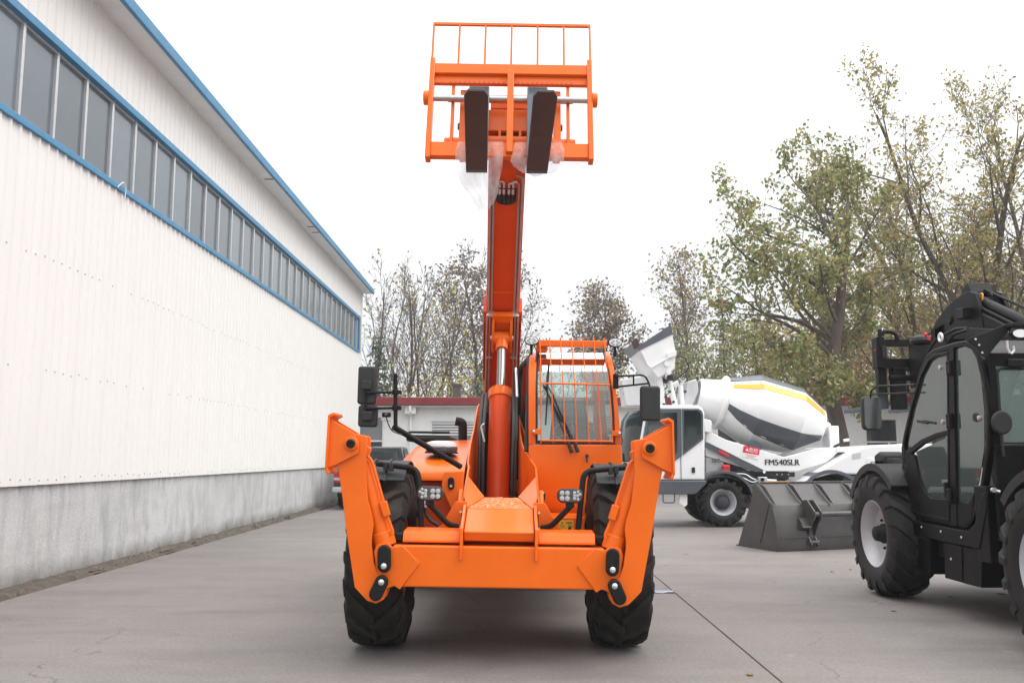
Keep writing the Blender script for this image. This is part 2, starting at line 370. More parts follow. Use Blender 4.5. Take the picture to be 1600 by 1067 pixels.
def concrete_mat(name, c0, c1, c2, streak=False, wet=True):
    m, N, L, b = nodes_of(name)
    g = N.new('ShaderNodeNewGeometry')
    def noise(sc, det, vec, rough=.6):
        n = N.new('ShaderNodeTexNoise'); n.inputs['Scale'].default_value = sc; n.inputs['Detail'].default_value = det; n.inputs['Roughness'].default_value = rough
        L.new(vec, n.inputs['Vector']); return n.outputs[0]
    def rng(s, a, bb, c=0., d=1.):
        r = N.new('ShaderNodeMapRange'); r.inputs['From Min'].default_value = a; r.inputs['From Max'].default_value = bb
        r.inputs['To Min'].default_value = c; r.inputs['To Max'].default_value = d; L.new(s, r.inputs[0]); return r.outputs[0]
    def mix(f, a, bcol, mode='MIX'):
        x = N.new('ShaderNodeMixRGB'); x.blend_type = mode
        if isinstance(f, float): x.inputs[0].default_value = f
        else: L.new(f, x.inputs[0])
        if isinstance(a, tuple): x.inputs[1].default_value = (*a, 1)
        else: L.new(a, x.inputs[1])
        if isinstance(bcol, tuple): x.inputs[2].default_value = (*bcol, 1)
        else: L.new(bcol, x.inputs[2])
        return x.outputs[0]
    pos = g.outputs['Position']
    big = noise(.35, 5, pos, .62); mid = noise(1.7, 7, pos, .7); fine = noise(38, 4, pos, .7)
    col = mix(rng(big, .35, .65), c0, c1)
    col = mix(rng(mid, .45, .78, 0., .55), col, c2)
    grit = rng(fine, .3, .7, .78, 1.18); col = mix(1.0, col, grit, 'MULTIPLY')
    mp = N.new('ShaderNodeMapping'); L.new(pos, mp.inputs[0])
    if streak:
        mp.inputs['Scale'].default_value = (1.6, 1.6, .5)
        st = noise(2.2, 7, mp.outputs[0], .7)
        col = mix(rng(st, .46, .72, 0., .75), col, (.27, .28, .295))
        mp2 = N.new('ShaderNodeMapping'); mp2.inputs['Scale'].default_value = (.5, .5, 2.2); L.new(pos, mp2.inputs[0])
        ly = noise(1.5, 6, mp2.outputs[0], .65); col = mix(rng(ly, .5, .8, 0., .4), col, (.30, .285, .27))
        sz = N.new('ShaderNodeSeparateXYZ'); L.new(pos, sz.inputs[0])
        def wsum(a, k, bb):
            x = N.new('ShaderNodeMath'); x.operation = 'MULTIPLY_ADD'; L.new(a, x.inputs[0]); x.inputs[1].default_value = k; L.new(bb, x.inputs[2]); return x.outputs[0]
        col = mix(rng(wsum(mid, -.55, sz.outputs['Z']), -.28, -.02, .8, 0.), col, (.135, .125, .105))      # damp moss line at the foot
        mp3 = N.new('ShaderNodeMapping'); mp3.inputs['Scale'].default_value = (6, 6, .12); L.new(pos, mp3.inputs[0])
        dp = noise(1.6, 5, mp3.outputs[0], .7)
        col = mix(rng(wsum(dp, .9, sz.outputs['Z']), 1.50, 1.72, 0., .65), col, (.20, .215, .235))          # run marks under the sheets
    else:
        mp.inputs['Scale'].default_value = (.45, 1.7, 1); mp.inputs['Rotation'].default_value = (0, 0, .25)
        st = noise(1.1, 8, mp.outputs[0], .72); col = mix(rng(st, .46, .74, 0., .55), col, (.118, .107, .104))
        sp = noise(5.5, 3, pos, .5); col = mix(rng(sp, .66, .78, 0., .4), col, (.34, .315, .295))
        ru = noise(.8, 4, mp.outputs[0], .5); col = mix(rng(ru, .62, .75, 0., .35), col, (.24, .165, .12))
        # hairline cracks
        wv = N.new('ShaderNodeVectorMath'); wv.operation = 'ADD'
        nz = N.new('ShaderNodeTexNoise'); nz.inputs['Scale'].default_value = 1.3; nz.inputs['Detail'].default_value = 5; L.new(pos, nz.inputs['Vector'])
        L.new(pos, wv.inputs[0]); L.new(nz.outputs['Color'], wv.inputs[1])
        vo = N.new('ShaderNodeTexVoronoi'); vo.feature = 'DISTANCE_TO_EDGE'; vo.inputs['Scale'].default_value = .28
        L.new(wv.outputs[0], vo.inputs['Vector'])
        cr = rng(vo.outputs['Distance'], .0, .0035, 1., 0.)
        gate = rng(mid, .47, .6)
        cm = N.new('ShaderNodeMath'); cm.operation = 'MULTIPLY'; L.new(cr, cm.inputs[0]); L.new(gate, cm.inputs[1])
        cm2 = N.new('ShaderNodeMath'); cm2.operation = 'MULTIPLY'; L.new(cm.outputs[0], cm2.inputs[0]); cm2.inputs[1].default_value = .7
        col = mix(cm2.outputs[0], col, (.05, .045, .042))
    L.new(col, b.inputs['Base Color'])
    L.new(rng(mid if not streak else big, .3, .7, .62 if wet else .8, .9), b.inputs['Roughness'])
    b.inputs['Specular IOR Level'].default_value = .35
    bp = N.new('ShaderNodeBump'); bp.inputs['Strength'].default_value = .45; bp.inputs['Distance'].default_value = .008
    L.new(fine, bp.inputs['Height']); L.new(bp.outputs[0], b.inputs['Normal'])
    M[name] = m
concrete_mat('yard_concrete', (.180, .163, .156), (.220, .201, .192), (.250, .230, .219))
concrete_mat('plinth_concrete', (.60, .60, .60), (.47, .47, .475), (.64, .635, .625), streak=True, wet=False)
# ================================================================== GROUND
gnd = MB().add([(-220, -60, -.035), (220, -60, -.035), (220, 500, -.035), (-220, 500, -.035)], [(0, 1, 2, 3)]).build('ground', M['yard_concrete'], recalc=False)
tag(gnd, 'grey concrete yard the machines stand on', 'ground', kind='structure')
XE = [-5.16, 1.75, 6.7, 11.9, 18.0, 27.0]; YE = [-8.0, 3.4, 15.8, 26.5, 35.9]
for i in range(len(XE) - 1):
    for j in range(len(YE) - 1):
        g = .006
        MB().bb(XE[i] + g, XE[i + 1] - g, YE[j] + g * .5, YE[j + 1] - g * .5, -.030, 0).build('concrete_slab', M['yard_concrete'], gnd, bev=.004, smooth=0, seg=1)
rng0 = random.Random(5)
mb = MB(); rows = []
for k in range(230):
    y = 1.0 + k * .136; w = .245 + .04 * math.sin(k * .7) + rng0.uniform(-.05, .05)
    rows.append([(-5.53, y, .02 + rng0.uniform(0, .03)), (-5.42, y, .035 + rng0.uniform(-.015, .035)), (-5.30, y, .02 + rng0.uniform(-.015, .03)), (-5.51 + w, y, .004 + rng0.uniform(0, .012)), (-5.49 + w + .03, y, -.02)])
mb.loft(rows, cap=False, closed=False)
tag(mb.build('soil_strip', M['dirt'], recalc=False, smooth=60), 'strip of dark soil along the foot of the warehouse wall', 'soil', kind='structure')
mb = MB()
for k in range(520):
    y = 2 + rng0.random() ** .8 * 29; x = -5.5 + abs(rng0.gauss(0.12, .10)); r = rng0.uniform(.006, .022) * (1.9 if rng0.random() < .06 else 1)
    if abs(y - 13.4) < .6 or abs(y - 19.5) < 1: r *= 1.7
    P = []
    for a in range(5):
        t = a / 5 * 2 * PI; P.append((x + r * math.cos(t) * rng0.uniform(.7, 1.3), y + r * math.sin(t) * rng0.uniform(.7, 1.5), .02))
    top = [(x + (p[0] - x) * .6, y + (p[1] - y) * .6, .025 + r * rng0.uniform(.5, 1.1)) for p in P]
    mb.loft([P, top])
tag(mb.build('rubble', M['stone'], smooth=0), 'loose pebbles and broken concrete along the warehouse wall', 'rubble', kind='stuff')

# ================================================================== WAREHOUSE (long wall on the plane X = -5.5)
wh = thing('warehouse', (-5.5, 18, 0), 'long white corrugated warehouse with a blue trimmed window band', 'warehouse')
WX = -5.5; Y0, Y1 = 1.6, 32.0
MB().bb(WX - .3, WX, Y0, Y1, -.03, 1.16).build('plinth', M['plinth_concrete'], wh, bev=.012)
def sheet_profile(z0, z1):
    prof = []
    for k in range(4):
        b = k * .2
        prof += [(b, 0), (b + .135, 0), (b + .150, .022), (b + .180, .022), (b + .1995, 0)]
    prof = [(y, x) for y, x in prof if True]
    mb = MB(); n = len(prof)
    V = [(WX + .035 + x, Y0 + y, z0) for y, x in prof] + [(WX + .035 + x, Y0 + y, z1) for y, x in prof]
    return mb.add(V, [(i, i + 1, n + i + 1, n + i) for i in range(n - 1)])
NS = 38
for (z0, z1) in ((1.125, 5.11), (6.40, 7.36)):
    first = sheet_profile(z0, z1).build('wall_sheet', M['white_sheet'], wh, smooth=0, recalc=False)
    for k in range(1, NS):
        c = first.copy(); C.objects.link(c); c.parent = wh; c.location = (0, k * .8, 0)
# backing wall, return wall, roof
MB().bb(WX - .25, WX - .14, Y0, Y1, 1.16, 7.36).build('inner_wall', M['grey_trim'], wh)
MB().bb(WX - 22, WX + .06, Y1, Y1 + .12, -.03, 7.36).build('end_wall', M['white_sheet'], wh)
MB().bb(WX + .02, WX + .075, Y1 - .03, Y1 + .13, 1.12, 7.36).build('corner_trim', M['white_sheet'], wh)
roof = MB().prism([(WX + .40, 7.40), (WX + .40, 7.47), (WX - 11, 9.4), (WX - 22, 7.5), (WX - 22, 7.4), (WX - 11, 9.2), (WX, 7.42)], 'xz', Y0, Y1 + .34).build('roof', M['blue_trim'], wh)
k = 0; y = Y0
while y < Y1 + .32:
    y2 = min(y + 3.0, Y1 + .34)
    MB().bb(WX + .03, WX + .385, y + .006, y2 - .006, 7.345, 7.375).build('soffit_panel', M['soffit'], wh)
    MB().prism([(WX + .388, 7.33), (WX + .45, 7.33), (WX + .46, 7.49), (WX + .388, 7.49)], 'xz', y + .003, y2 - .003).build('gutter_trim', M['blue_trim'], wh, bev=.01)
    y = y2
# window band
ZS, ZT = 5.19, 6.30
fl = MB().prism([(WX + .0, 5.095), (WX + .085, 5.095), (WX + .085, 5.175), (WX + .0, 5.205)], 'xz', Y0, 31.62).build('window_sill', M['blue_trim'], wh, bev=.006)
MB().prism([(WX + .0, 6.29), (WX + .085, 6.30), (WX + .085, 6.40), (WX + .0, 6.42)], 'xz', Y0, 31.62).build('window_head', M['blue_trim'], wh, bev=.006)
MB().bb(WX - .02, WX + .09, 31.50, 31.64, 5.10, 6.42).build('window_jamb', M['blue_trim'], wh, bev=.006)
PIT = .755; yb = 9.56 - PIT * 10
ks = [i for i in range(60) if yb + i * PIT > Y0 and yb + i * PIT < 31.5]
pm = MB().bb(WX - .030, WX - .018, 0, PIT - .055, ZS - .01, ZT + .01); 
mm = MB().bb(WX - .045, WX + .022, -.026, .026, ZS - .012, ZT + .012)
pane0 = mull0 = None
for i in ks:
    yk = yb + i * PIT
    if pane0 is None:
        pane0 = pm.build('window_pane', M['pane_dark'], wh); base = pane0.location.copy()
        mull0 = mm.build('mullion', M['grey_trim'], wh, bev=.006)
        p, q = pane0, mull0
        # parts were built at y = 0 of the world: their mesh already carries the root offset
    else:
        p = pane0.copy(); q = mull0.copy(); C.objects.link(p); C.objects.link(q); p.parent = wh; q.parent = wh
    p.location = (0, yk + .0275, 0); q.location = (0, yk, 0)
    p.rotation_euler = (0, 0, 0)
MB().bb(WX - .04, WX + .012, Y0, 31.52, ZT - .035, ZT + .004).build('frame_rail', M['grey_trim'], wh)
MB().bb(WX - .04, WX + .012, Y0, 31.52, ZS - .004, ZS + .03).build('frame_rail', M['grey_trim'], wh)
mb = MB()
for z in (1.19, 2.45, 3.75):
    for k in range(150):
        y = Y0 + .065 + k * .2
        if y > Y1: break
        if rng0.random() < .25: continue
        mb.lathe([(0, .011), (.006, .010), (.009, .004)], (WX + .036, y, z + rng0.uniform(-.02, .02)), (1, 0, 0), n=6)
tag(mb.build('fasteners', M['fastener'], wh), kind='stuff')
MB().pipe([(WX + .09, 11.92, 5.11), (WX + .14, 12.0, 5.22), (WX + .12, 12.12, 5.14), (WX + .09, 12.15, 4.94)], .008, 6).build('loose_cable', M['label_white'], wh)
# stained rust marks on the soffit are real small brackets
for yy in (18.6, 22.6, 23.2):
    MB().bb(WX + .2, WX + .38, yy, yy + .03, 7.33, 7.346).build('soffit_bracket', M['red_fascia'], wh)

# ================================================================== LOW OFFICE BUILDING behind
OY = 36.0
of = thing('office_building', (4, OY, 0), 'low white single storey building with a dark red roof edge', 'building')
openings = [(-6.35, -5.15, 1.55, 3.05), (-3.25, -1.35, 1.35, 2.85), (2.2, 4.0, 1.35, 2.85), (8.2, 9.8, 1.35, 2.85), (14.15, 15.45, 1.35, 2.95), (18.6, 20.2, 1.35, 2.95)]
xs = [-16.0]
wall = MB(); last = -16.0
for (x0, x1, z0, z1) in openings:
    wall.bb(last, x0, OY, OY + .24, -.03, 3.45); wall.bb(x0, x1, OY, OY + .24, -.03, z0); wall.bb(x0, x1, OY, OY + .24, z1, 3.45); last = x1
wall.bb(last, 34, OY, OY + .24, -.03, 3.45)
wall.bb(-16, 34, OY + 6.8, OY + 7, -.03, 3.45)
wall.build('wall', M['office_white'], of)
MB().bb(-16.2, 34.2, OY - .38, OY + 7.3, 3.44, 3.50).build('roof', M['roof_grey'], of)
MB().bb(-16.2, 34.2, OY - .42, OY - .30, 3.47, 3.78).build('roof_fascia', M['red_fascia'], of, bev=.02)
MB().bb(-16.2, 34.2, OY - .36, OY - .30, 3.40, 3.468).build('drip_edge', M['grey_trim'], of)
for n, (x0, x1, z0, z1) in enumerate(openings):
    w = MB()
    w.bb(x0, x0 + .05, OY + .06, OY + .14, z0, z1).bb(x1 - .05, x1, OY + .06, OY + .14, z0, z1)
    w.bb(x0 + .05, x1 - .05, OY + .06, OY + .14, z1 - .05, z1).bb(x0 + .05, x1 - .05, OY + .06, OY + .14, z0, z0 + .05)
    zm = z0 + (z1 - z0) * (.34 if n in (0,) else .42)
    w.bb(x0 + .05, x1 - .05, OY + .065, OY + .135, zm - .03, zm + .03)
    xm = x0 + (x1 - x0) * (.62 if n != 4 else .72)
    if n != 0: w.bb(xm - .03, xm + .03, OY + .067, OY + .133, z0 + .05, zm - .03)
    fr = w.build('window', M['label_white'], of)
    MB().bb(x0 + .05, x1 - .05, OY + .095, OY + .103, zm + .03, z1 - .05).build('pane', M['pane_blind' if n in (0, 1) else 'pane_office'], fr)
    MB().bb(x0 + .05, x1 - .05, OY + .095, OY + .103, z0 + .05, zm - .03).build('pane', M['pane_office'], fr)
    if n == 1:
        for k in range(5):
            MB().bb(x0 + .06, x1 - .06, OY + .07, OY + .09, z1 - .12 - k * .11, z1 - .07 - k * .11).build('blind_slat', M['label_white'], fr)
    MB().bb(x0 - .06, x1 + .06, OY - .06, OY + .10, z0 - .07, z0 - .002).build('sill', M['office_white'], of)
for x in (-4.05, 6.6):
    MB().pipe([(x, OY - .36, 3.44), (x, OY - .36, 3.2), (x, OY - .07, 3.05), (x, OY - .07, .05)], .055, 8).build('downpipe', M['label_white'], of)
    MB().bb(x - .22, x + .22, OY - .28, OY - .14, 3.12, 3.42).build('rain_hopper', M['label_white'], of, bev=.02)
ch = at(714, 600, 39.0)
MB().bb(ch.x - .17, ch.x + .17, 38.8, 39.15, 3.5, 4.5).bb(ch.x - .22, ch.x + .22, 38.75, 39.2, 4.5, 4.58).build('chimney', M['bark'], of)

# ================================================================== TREES
def leaf_mesh(name, P, size, rng, mt, elong=1.5, droop=.5):
    """many small leaves, each a shallow folded blade of four triangles' worth of quads"""
    n = len(P)
    P = np.asarray(P, dtype=np.float64)
    d = rng.normal(size=(n, 3)); d[:, 2] -= droop; d /= np.linalg.norm(d, axis=1)[:, None]
    s = rng.normal(size=(n, 3)); s -= (s * d).sum(1)[:, None] * d; s /= np.linalg.norm(s, axis=1)[:, None]
    nr = np.cross(d, s)
    L = size * elong * rng.uniform(.6, 1.25, n)[:, None]; W = size * .5 * rng.uniform(.7, 1.2, n)[:, None]
    a = P; b = P + d * L * .5 + s * W + nr * W * .35; c = P + d * L; e = P + d * L * .5 - s * W + nr * W * .35
    V = np.stack([a, b, c, e], 1).reshape(-1, 3)
    me = bpy.data.meshes.new(name)
    me.vertices.add(4 * n); me.vertices.foreach_set('co', V.ravel())
    idx = np.arange(4 * n).reshape(n, 4); tri = np.concatenate([idx[:, [0, 1, 2]], idx[:, [0, 2, 3]]], 1).reshape(-1)
    me.loops.add(6 * n); me.loops.foreach_set('vertex_index', tri.astype(np.int32))
    me.polygons.add(2 * n); me.polygons.foreach_set('loop_start', np.arange(0, 6 * n, 3, dtype=np.int32))
    try: me.polygons.foreach_set('loop_total', np.full(2 * n, 3, dtype=np.int32))
    except Exception: pass
    me.materials.append(mt); me.update(calc_edges=True); me.validate()
    return me

def grow_tree(name, base, label, seed, height, trunk_r, spec, group, leafm, nleaf, leaf_size, lean=(0, 0), leafz=0.0, leaf2=None, cat='tree'):
    """spec: dict with stems, fork (bare trunk share), limbs, spread (deg), levels, ratio, up"""
    rr = random.Random(seed); nr = np.random.default_rng(seed)
    root = thing(name, base, label, cat, group)
    OFF[root.name] = (0, 0, 0)
    trunkmb, twigmb = MB(), MB(); tips = []
    minr = spec.get('minr', .010)
    def branch(p, d, length, r, lev):
        seg = max(3, int(length / spec.get('seg', .8)) + 2) if lev else max(5, int(length / 1.0))
        pts = [Vector(p)]; dd = Vector(d).normalized(); rad = [r]
        wob = spec.get('wob', .16) * (1 if lev else .45)
        for i in range(seg):
            dd = (dd + Vector((rr.gauss(0, wob), rr.gauss(0, wob), rr.gauss(0, wob) + spec.get('up', .06) * (1 if lev else .3)))).normalized()
            pts.append(pts[-1] + dd * length / seg); rad.append(max(minr, r * (1 - (i + 1) / seg * (.80 if lev else .72))))
        big = lev == 0 or r > .05
        (trunkmb if big else twigmb).tube(pts, rad, 8 if lev == 0 else (6 if r > .05 else (4 if r > .02 else 3)), cap=False)
        if lev >= spec['levels']:
            for i in range(1, len(pts)): tips.append((pts[i], lev))
            return
        if lev == 0 and 'limbs' in spec:
            for (u, v, dy, t) in spec['limbs']:
                i = min(int(t * seg), seg - 1); q = pts[i].lerp(pts[i + 1], t * seg - i); rq = rad[i]
                e = at(u, v, base[1] + dy) - Vector(base) - q
                branch(q, e + Vector((0, 0, -.10 * e.length)), e.length * .86, max(.022, min(rq * .45, .020 + e.length * .012)), 1)
            return
        n = spec['kids'][lev]
        a0 = spec['fork'] if lev == 0 else spec.get('start', .25)
        for k in range(n):
            t = a0 + (1 - a0) * (k + rr.random()) / n
            x = t * seg; i = min(int(x), seg - 1); f = x - i
            q = pts[i].lerp(pts[i + 1], f); rq = rad[i] * (1 - f) + rad[i + 1] * f
            ax = (pts[i + 1] - pts[i]).normalized()
            ang = R(rr.gauss(spec['spread'][lev], 10)) * (1.0 if lev else (1.18 - .55 * t))
            perp = ax.orthogonal().normalized(); perp = Matrix.Rotation(rr.random() * 2 * PI if lev else (k * 2.4 + rr.random()), 3, ax) @ perp
            nd = ax * math.cos(ang) + perp * math.sin(ang)
            ll = length * spec['ratio'][lev] * rr.uniform(.65, 1.15) * ((1.25 - .75 * t) if lev == 0 else (1.1 - .4 * t))
            branch(q, nd, ll, min(rq * .75, max(minr, rq * spec.get('rr', .55))), lev + 1)
        if lev: tips.append((pts[-1], lev))
    ns = spec.get('stems', 1)
    for s in range(ns):
        a = s / ns * 2 * PI + rr.random()
        off = Vector((math.cos(a), math.sin(a), 0)) * (0 if ns == 1 else rr.uniform(.1, spec.get('stemr', .8)))
        d = Vector((lean[0], lean[1], 1)) + (off.normalized() * spec.get('splay', .16) if ns > 1 else Vector((0, 0, 0)))
        branch(off, d, height * (1 if ns == 1 else rr.uniform(.72, 1.0)), trunk_r * (1 if ns == 1 else rr.uniform(.7, 1)), 0)
    trunkmb.build('trunk', M['bark'], root, recalc=False, smooth=60)
    if twigmb.f: twigmb.build('branches', M['twig'], root, recalc=False, smooth=80)
    tp = [t for t in tips if t[0].z > leafz]
    def scatter(n, spreadr, seedk):
        out = []
        cl = [rr.random() ** 2 for _ in tp]      # some twigs keep many leaves, others stand bare
        tot = sum(cl)
        for (q, lev), w in zip(tp, cl):
            m = int(w / tot * n + rr.random())
            for _ in range(m): out.append((q.x + rr.gauss(0, spreadr), q.y + rr.gauss(0, spreadr), q.z + rr.gauss(0, spreadr)))
        return out
    for nm, mt, n in [('crown', leafm, nleaf)] + ([('crown', leaf2[0], leaf2[1])] if leaf2 else []):
        P = scatter(n, spec.get('clump', .22), 1)
        if P:
            o = bpy.data.objects.new(nm, leaf_mesh(nm, P, leaf_size, nr, M[mt])); C.objects.link(o); o.parent = root
    return root

BARE = dict(stems=6, stemr=1.5, splay=.22, fork=.20, kids=(10, 6, 4), spread=(32, 34, 36), ratio=(.42, .5, .5), levels=3, up=.09, wob=.12, rr=.5, clump=.25, seg=1.0, minr=.011)
SLIM = dict(fork=.30, kids=(15, 6, 4), spread=(42, 42, 44), ratio=(.34, .46, .5), levels=3, up=.10, wob=.13, rr=.5, clump=.26, seg=.9, minr=.011)
LIMBS = [(1108, 350, .6, .55), (1100, 415, -1.2, .50), (1128, 285, -1.0, .66), (1168, 245, .8, .74), (1212, 220, -1.2, .84), (1258, 208, .9, .93), (1300, 226, -.7, .96), (1348, 250, 1.0, .88), (1386, 295, -.9, .78), (1404, 355, .8, .66),
         (1140, 470, 1.4, .46), (1180, 545, -1.6, .40), (1402, 440, -1.3, .55), (1392, 520, 1.2, .44), (1225, 330, -2.6, .62), (1330, 335, -2.6, .66), (1235, 570, -2.2, .38), (1375, 575, -1.8, .38), (1290, 300, 2.6, .80), (1240, 400, 2.8, .56), (1350, 420, 2.6, .54), (1185, 380, -2.0, .56), (1160, 400, 2.0, .52), (1290, 590, -2.4, .36)]
BROAD = dict(limbs=LIMBS, fork=.28, kids=(17, 7, 5), spread=(76, 48, 46), ratio=(.60, .40, .46), levels=3, up=.035, wob=.19, rr=.55, clump=.13, seg=.8, minr=.009)
RIGHT = dict(stems=5, stemr=1.8, splay=.32, fork=.14, kids=(14, 7, 5), spread=(46, 44, 46), ratio=(.40, .48, .48), levels=3, up=.07, wob=.15, rr=.55, clump=.15, seg=.9, minr=.010)

def ground_at(u, Y): p = at(u, 700, Y); return (p.x, Y, 0)
TB = 'trees behind the low building'
grow_tree('bare_tree', ground_at(628, 49), 'nearly leafless many stemmed tree beside the warehouse corner', 11, 12.4, .13, BARE, TB, 'leaf_yellow', 260, .15, leaf2=('leaf_brown', 420))
grow_tree('bare_tree', ground_at(700, 50), 'thin bare tree with yellow leaf tufts left of the orange boom', 12, 9.5, .11, dict(BARE, stems=4), TB, 'leaf_yellow', 480, .15, leaf2=('leaf_brown', 350))
grow_tree('brown_leaf_tree', ground_at(752, 52), 'tall brown leaved tree just behind the orange boom', 13, 11.6, .17, dict(SLIM, kids=(18, 6, 4)), TB, 'leaf_brown', 2900, .15)
grow_tree('slender_tree', ground_at(822, 54), 'slender thin leaved tree between the boom and the cab', 14, 12.0, .12, SLIM, TB, 'leaf_brown', 800, .14)
grow_tree('brown_leaf_tree', ground_at(938, 50), 'round brown leaved tree above the orange cab guard', 45, 9.6, .17, dict(SLIM, fork=.34, kids=(20, 7, 4), spread=(50, 42, 42), ratio=(.36, .48, .5)), TB, 'leaf_brown', 4400, .14, leaf2=('leaf_olive', 500))
grow_tree('thin_tree', ground_at(1090, 47), 'thin tree with sparse leaves above the mixer hopper', 16, 11.8, .12, dict(SLIM, kids=(14, 6, 4), up=.14), TB, 'leaf_brown', 900, .14, leaf2=('leaf_olive', 450))
grow_tree('thin_tree', ground_at(1030, 52), 'small brown tree left of the mixer hopper', 17, 9.6, .11, SLIM, TB, 'leaf_brown', 1300, .14)
grow_tree('broad_tree', ground_at(1318, 29.5), 'broad green leaved tree with a thick trunk behind the mixer', 27, 9.4, .33, BROAD, 'trees on the right', 'leaf_green', 8600, .12, lean=(-.06, 0), leafz=2.4, leaf2=('leaf_olive', 2600))
grow_tree('tall_tree', ground_at(1540, 33), 'tallest tree, olive leaved with bare top twigs, at the right edge', 22, 14.2, .24, RIGHT, 'trees on the right', 'leaf_olive', 15000, .105, leafz=3.6)
grow_tree('tall_tree', ground_at(1650, 30.5), 'olive leaved tree standing behind the black machine boom', 23, 15.2, .22, RIGHT, 'trees on the right', 'leaf_olive', 12500, .105, leafz=3.6)
BUSH = dict(stems=7, stemr=1.0, splay=.34, fork=.10, kids=(10, 6), spread=(44, 46), ratio=(.40, .48), levels=2, up=.06, wob=.18, rr=.5, clump=.30, seg=.8, minr=.010)
for (u, Y, h, mt, n, lab) in ((1450, 45, 11.0, 'leaf_olive', 13000, 'dense olive bush behind the black machine forks'),
                              (1575, 45, 11.0, 'leaf_olive', 12000, 'dense olive bush behind the black machine roof'),
                              (1235, 45, 9.0, 'leaf_olive', 5500, 'yellow green bush behind the mixer drum'),
                              (1380, 44, 9.0, 'leaf_rust', 7000, 'rusty orange bush right of the thick trunk'),
                              (1160, 46, 7.6, 'leaf_green', 5000, 'green bush above the front of the mixer drum'),
                              (655, 45, 5.6, 'leaf_olive', 1500, 'low shrub behind the red roof edge near the warehouse'),
                              (700, 44, 5.6, 'leaf_yellow', 1100, 'yellowing shrub behind the red roof edge left of the boom'),
                              (838, 46, 6.4, 'leaf_green', 1800, 'green shrub seen between the boom and the cab'),
                              (1290, 46, 9.5, 'leaf_olive', 7500, 'tall yellow green bush behind the thick trunk'),
                              (1010, 46, 6.0, 'leaf_olive', 2200, 'olive shrub behind the mixer loading hopper')):
    grow_tree('bush', ground_at(u, Y), lab, int(u), h, .06, BUSH, 'bushes behind the low building', mt, int(n * .75), .145, cat='bush')

def conifer(base, h, w, seed, label):
    rr = random.Random(seed); nr = np.random.default_rng(seed)
    root = thing('conifer', base, label, 'tree', 'conifers behind the low building'); OFF[root.name] = (0, 0, 0)
    MB().tube([(0, 0, 0), (.05, 0, h * .5), (0, .05, h)], [.14, .09, .01], 7, cap=False).build('trunk', M['bark'], root, recalc=False)
    br = MB(); P = []
    for k in range(90):
        t = .12 + .86 * k / 90; a = rr.random() * 2 * PI; l = w * (1 - t) ** .8 * rr.uniform(.6, 1.1)
        p = Vector((0, 0, t * h)); tip = p + Vector((math.cos(a) * l, math.sin(a) * l, -.12 * l + rr.uniform(-.1, .25)))
        br.tube([p, p.lerp(tip, .5) + Vector((0, 0, .06)), tip], [.025, .016, .008], 3, cap=False)
        for _ in range(int(34 * l / w) + 6):
            f = rr.uniform(.2, 1.05); q = p.lerp(tip, f); P.append((q.x + rr.gauss(0, .16), q.y + rr.gauss(0, .16), q.z + rr.gauss(0, .09)))
    br.build('branches', M['twig'], root, recalc=False)
    o = bpy.data.objects.new('crown', leaf_mesh('crown', P, .11, nr, M['leaf_conifer'], elong=3.0, droop=.3)); C.objects.link(o); o.parent = root
conifer(ground_at(588, 46), 7.6, 2.2, 31, 'dark conifer beside the warehouse corner')
conifer(ground_at(760, 47), 6.5, 1.9, 32, 'dark conifer low behind the orange boom')
conifer(ground_at(1135, 50), 10.2, 2.6, 33, 'dark conifer right of the mixer hopper')
conifer(ground_at(1205, 52), 10.8, 2.6, 34, 'dark conifer behind the broad green tree')
# ================================================================== WHEELS (shared builder), axis along x, outer face towards +x
def tyre_mb(Ro, W, rim_r, nl=19, lug=.038, down=1):
    mb = MB(); h = W / 2; Rb = Ro - lug
    prof = [(-h * .80, rim_r - .012), (-h * .93, rim_r + .03), (-h * 1.0, rim_r + (Rb - rim_r) * .45), (-h * .97, Rb - .075), (-h * .86, Rb - .025), (-h * .5, Rb - .004), (0, Rb),
            (h * .5, Rb - .004), (h * .86, Rb - .025), (h * .97, Rb - .075), (h * 1.0, rim_r + (Rb - rim_r) * .45), (h * .93, rim_r + .03), (h * .80, rim_r - .012)]
    mb.lathe(prof, (0, 0, 0), (1, 0, 0), 48, cap=False)
    st = [(-.06, Rb, Ro), (.30, Rb - .002, Ro - .002), (.62, Rb - .01, Ro - .006), (.92, Rb - .04, Ro - .03), (1.03, Rb - .11, Rb - .075)]
    for side in (-1, 1):
        for k in range(nl):
            a0 = 2 * PI * (k + (.5 if side > 0 else 0)) / nl
            V = []; F = []
            for i, (t, r0, r1) in enumerate(st):
                sweep = -down * (t ** .85 if t > 0 else 0) * .36
                hw0 = .042 / Ro * (1.15 if i < 4 else 1.0) / .67 * .67; hw1 = hw0 * .78
                for (r, aa) in ((r0 - .02, -hw0), (r1, -hw1), (r1, hw1), (r0 - .02, hw0)):
                    a = a0 + sweep + aa; V.append((side * t * h, r * math.cos(a), r * math.sin(a)))
            for i in range(len(st) - 1):
                for j in range(3): F.append((i * 4 + j, i * 4 + j + 1, (i + 1) * 4 + j + 1, (i + 1) * 4 + j))
            F += [(0, 1, 2, 3), (16, 17, 18, 19)]
            mb.add(V, F)
    return mb
def rim_mb(rim_r, W, dish=.10):
    h = W / 2
    return MB().lathe([(-h * .75, rim_r), (-h * .78, rim_r - .02), (-h * .5, rim_r - .05), (h * .1, rim_r - .06), (h * .62, rim_r - .035), (h * .80, rim_r - .004), (h * .84, rim_r + .010), (h * .86, rim_r - .002),
                       (h * .66, rim_r - .045), (h * .30, rim_r - .075), (h * .30 - .02, rim_r * .62), (h * .30 - dish * .4, rim_r * .45), (h * .30 - dish * .4, 0)], (0, 0, 0), (1, 0, 0), 40, cap=False)
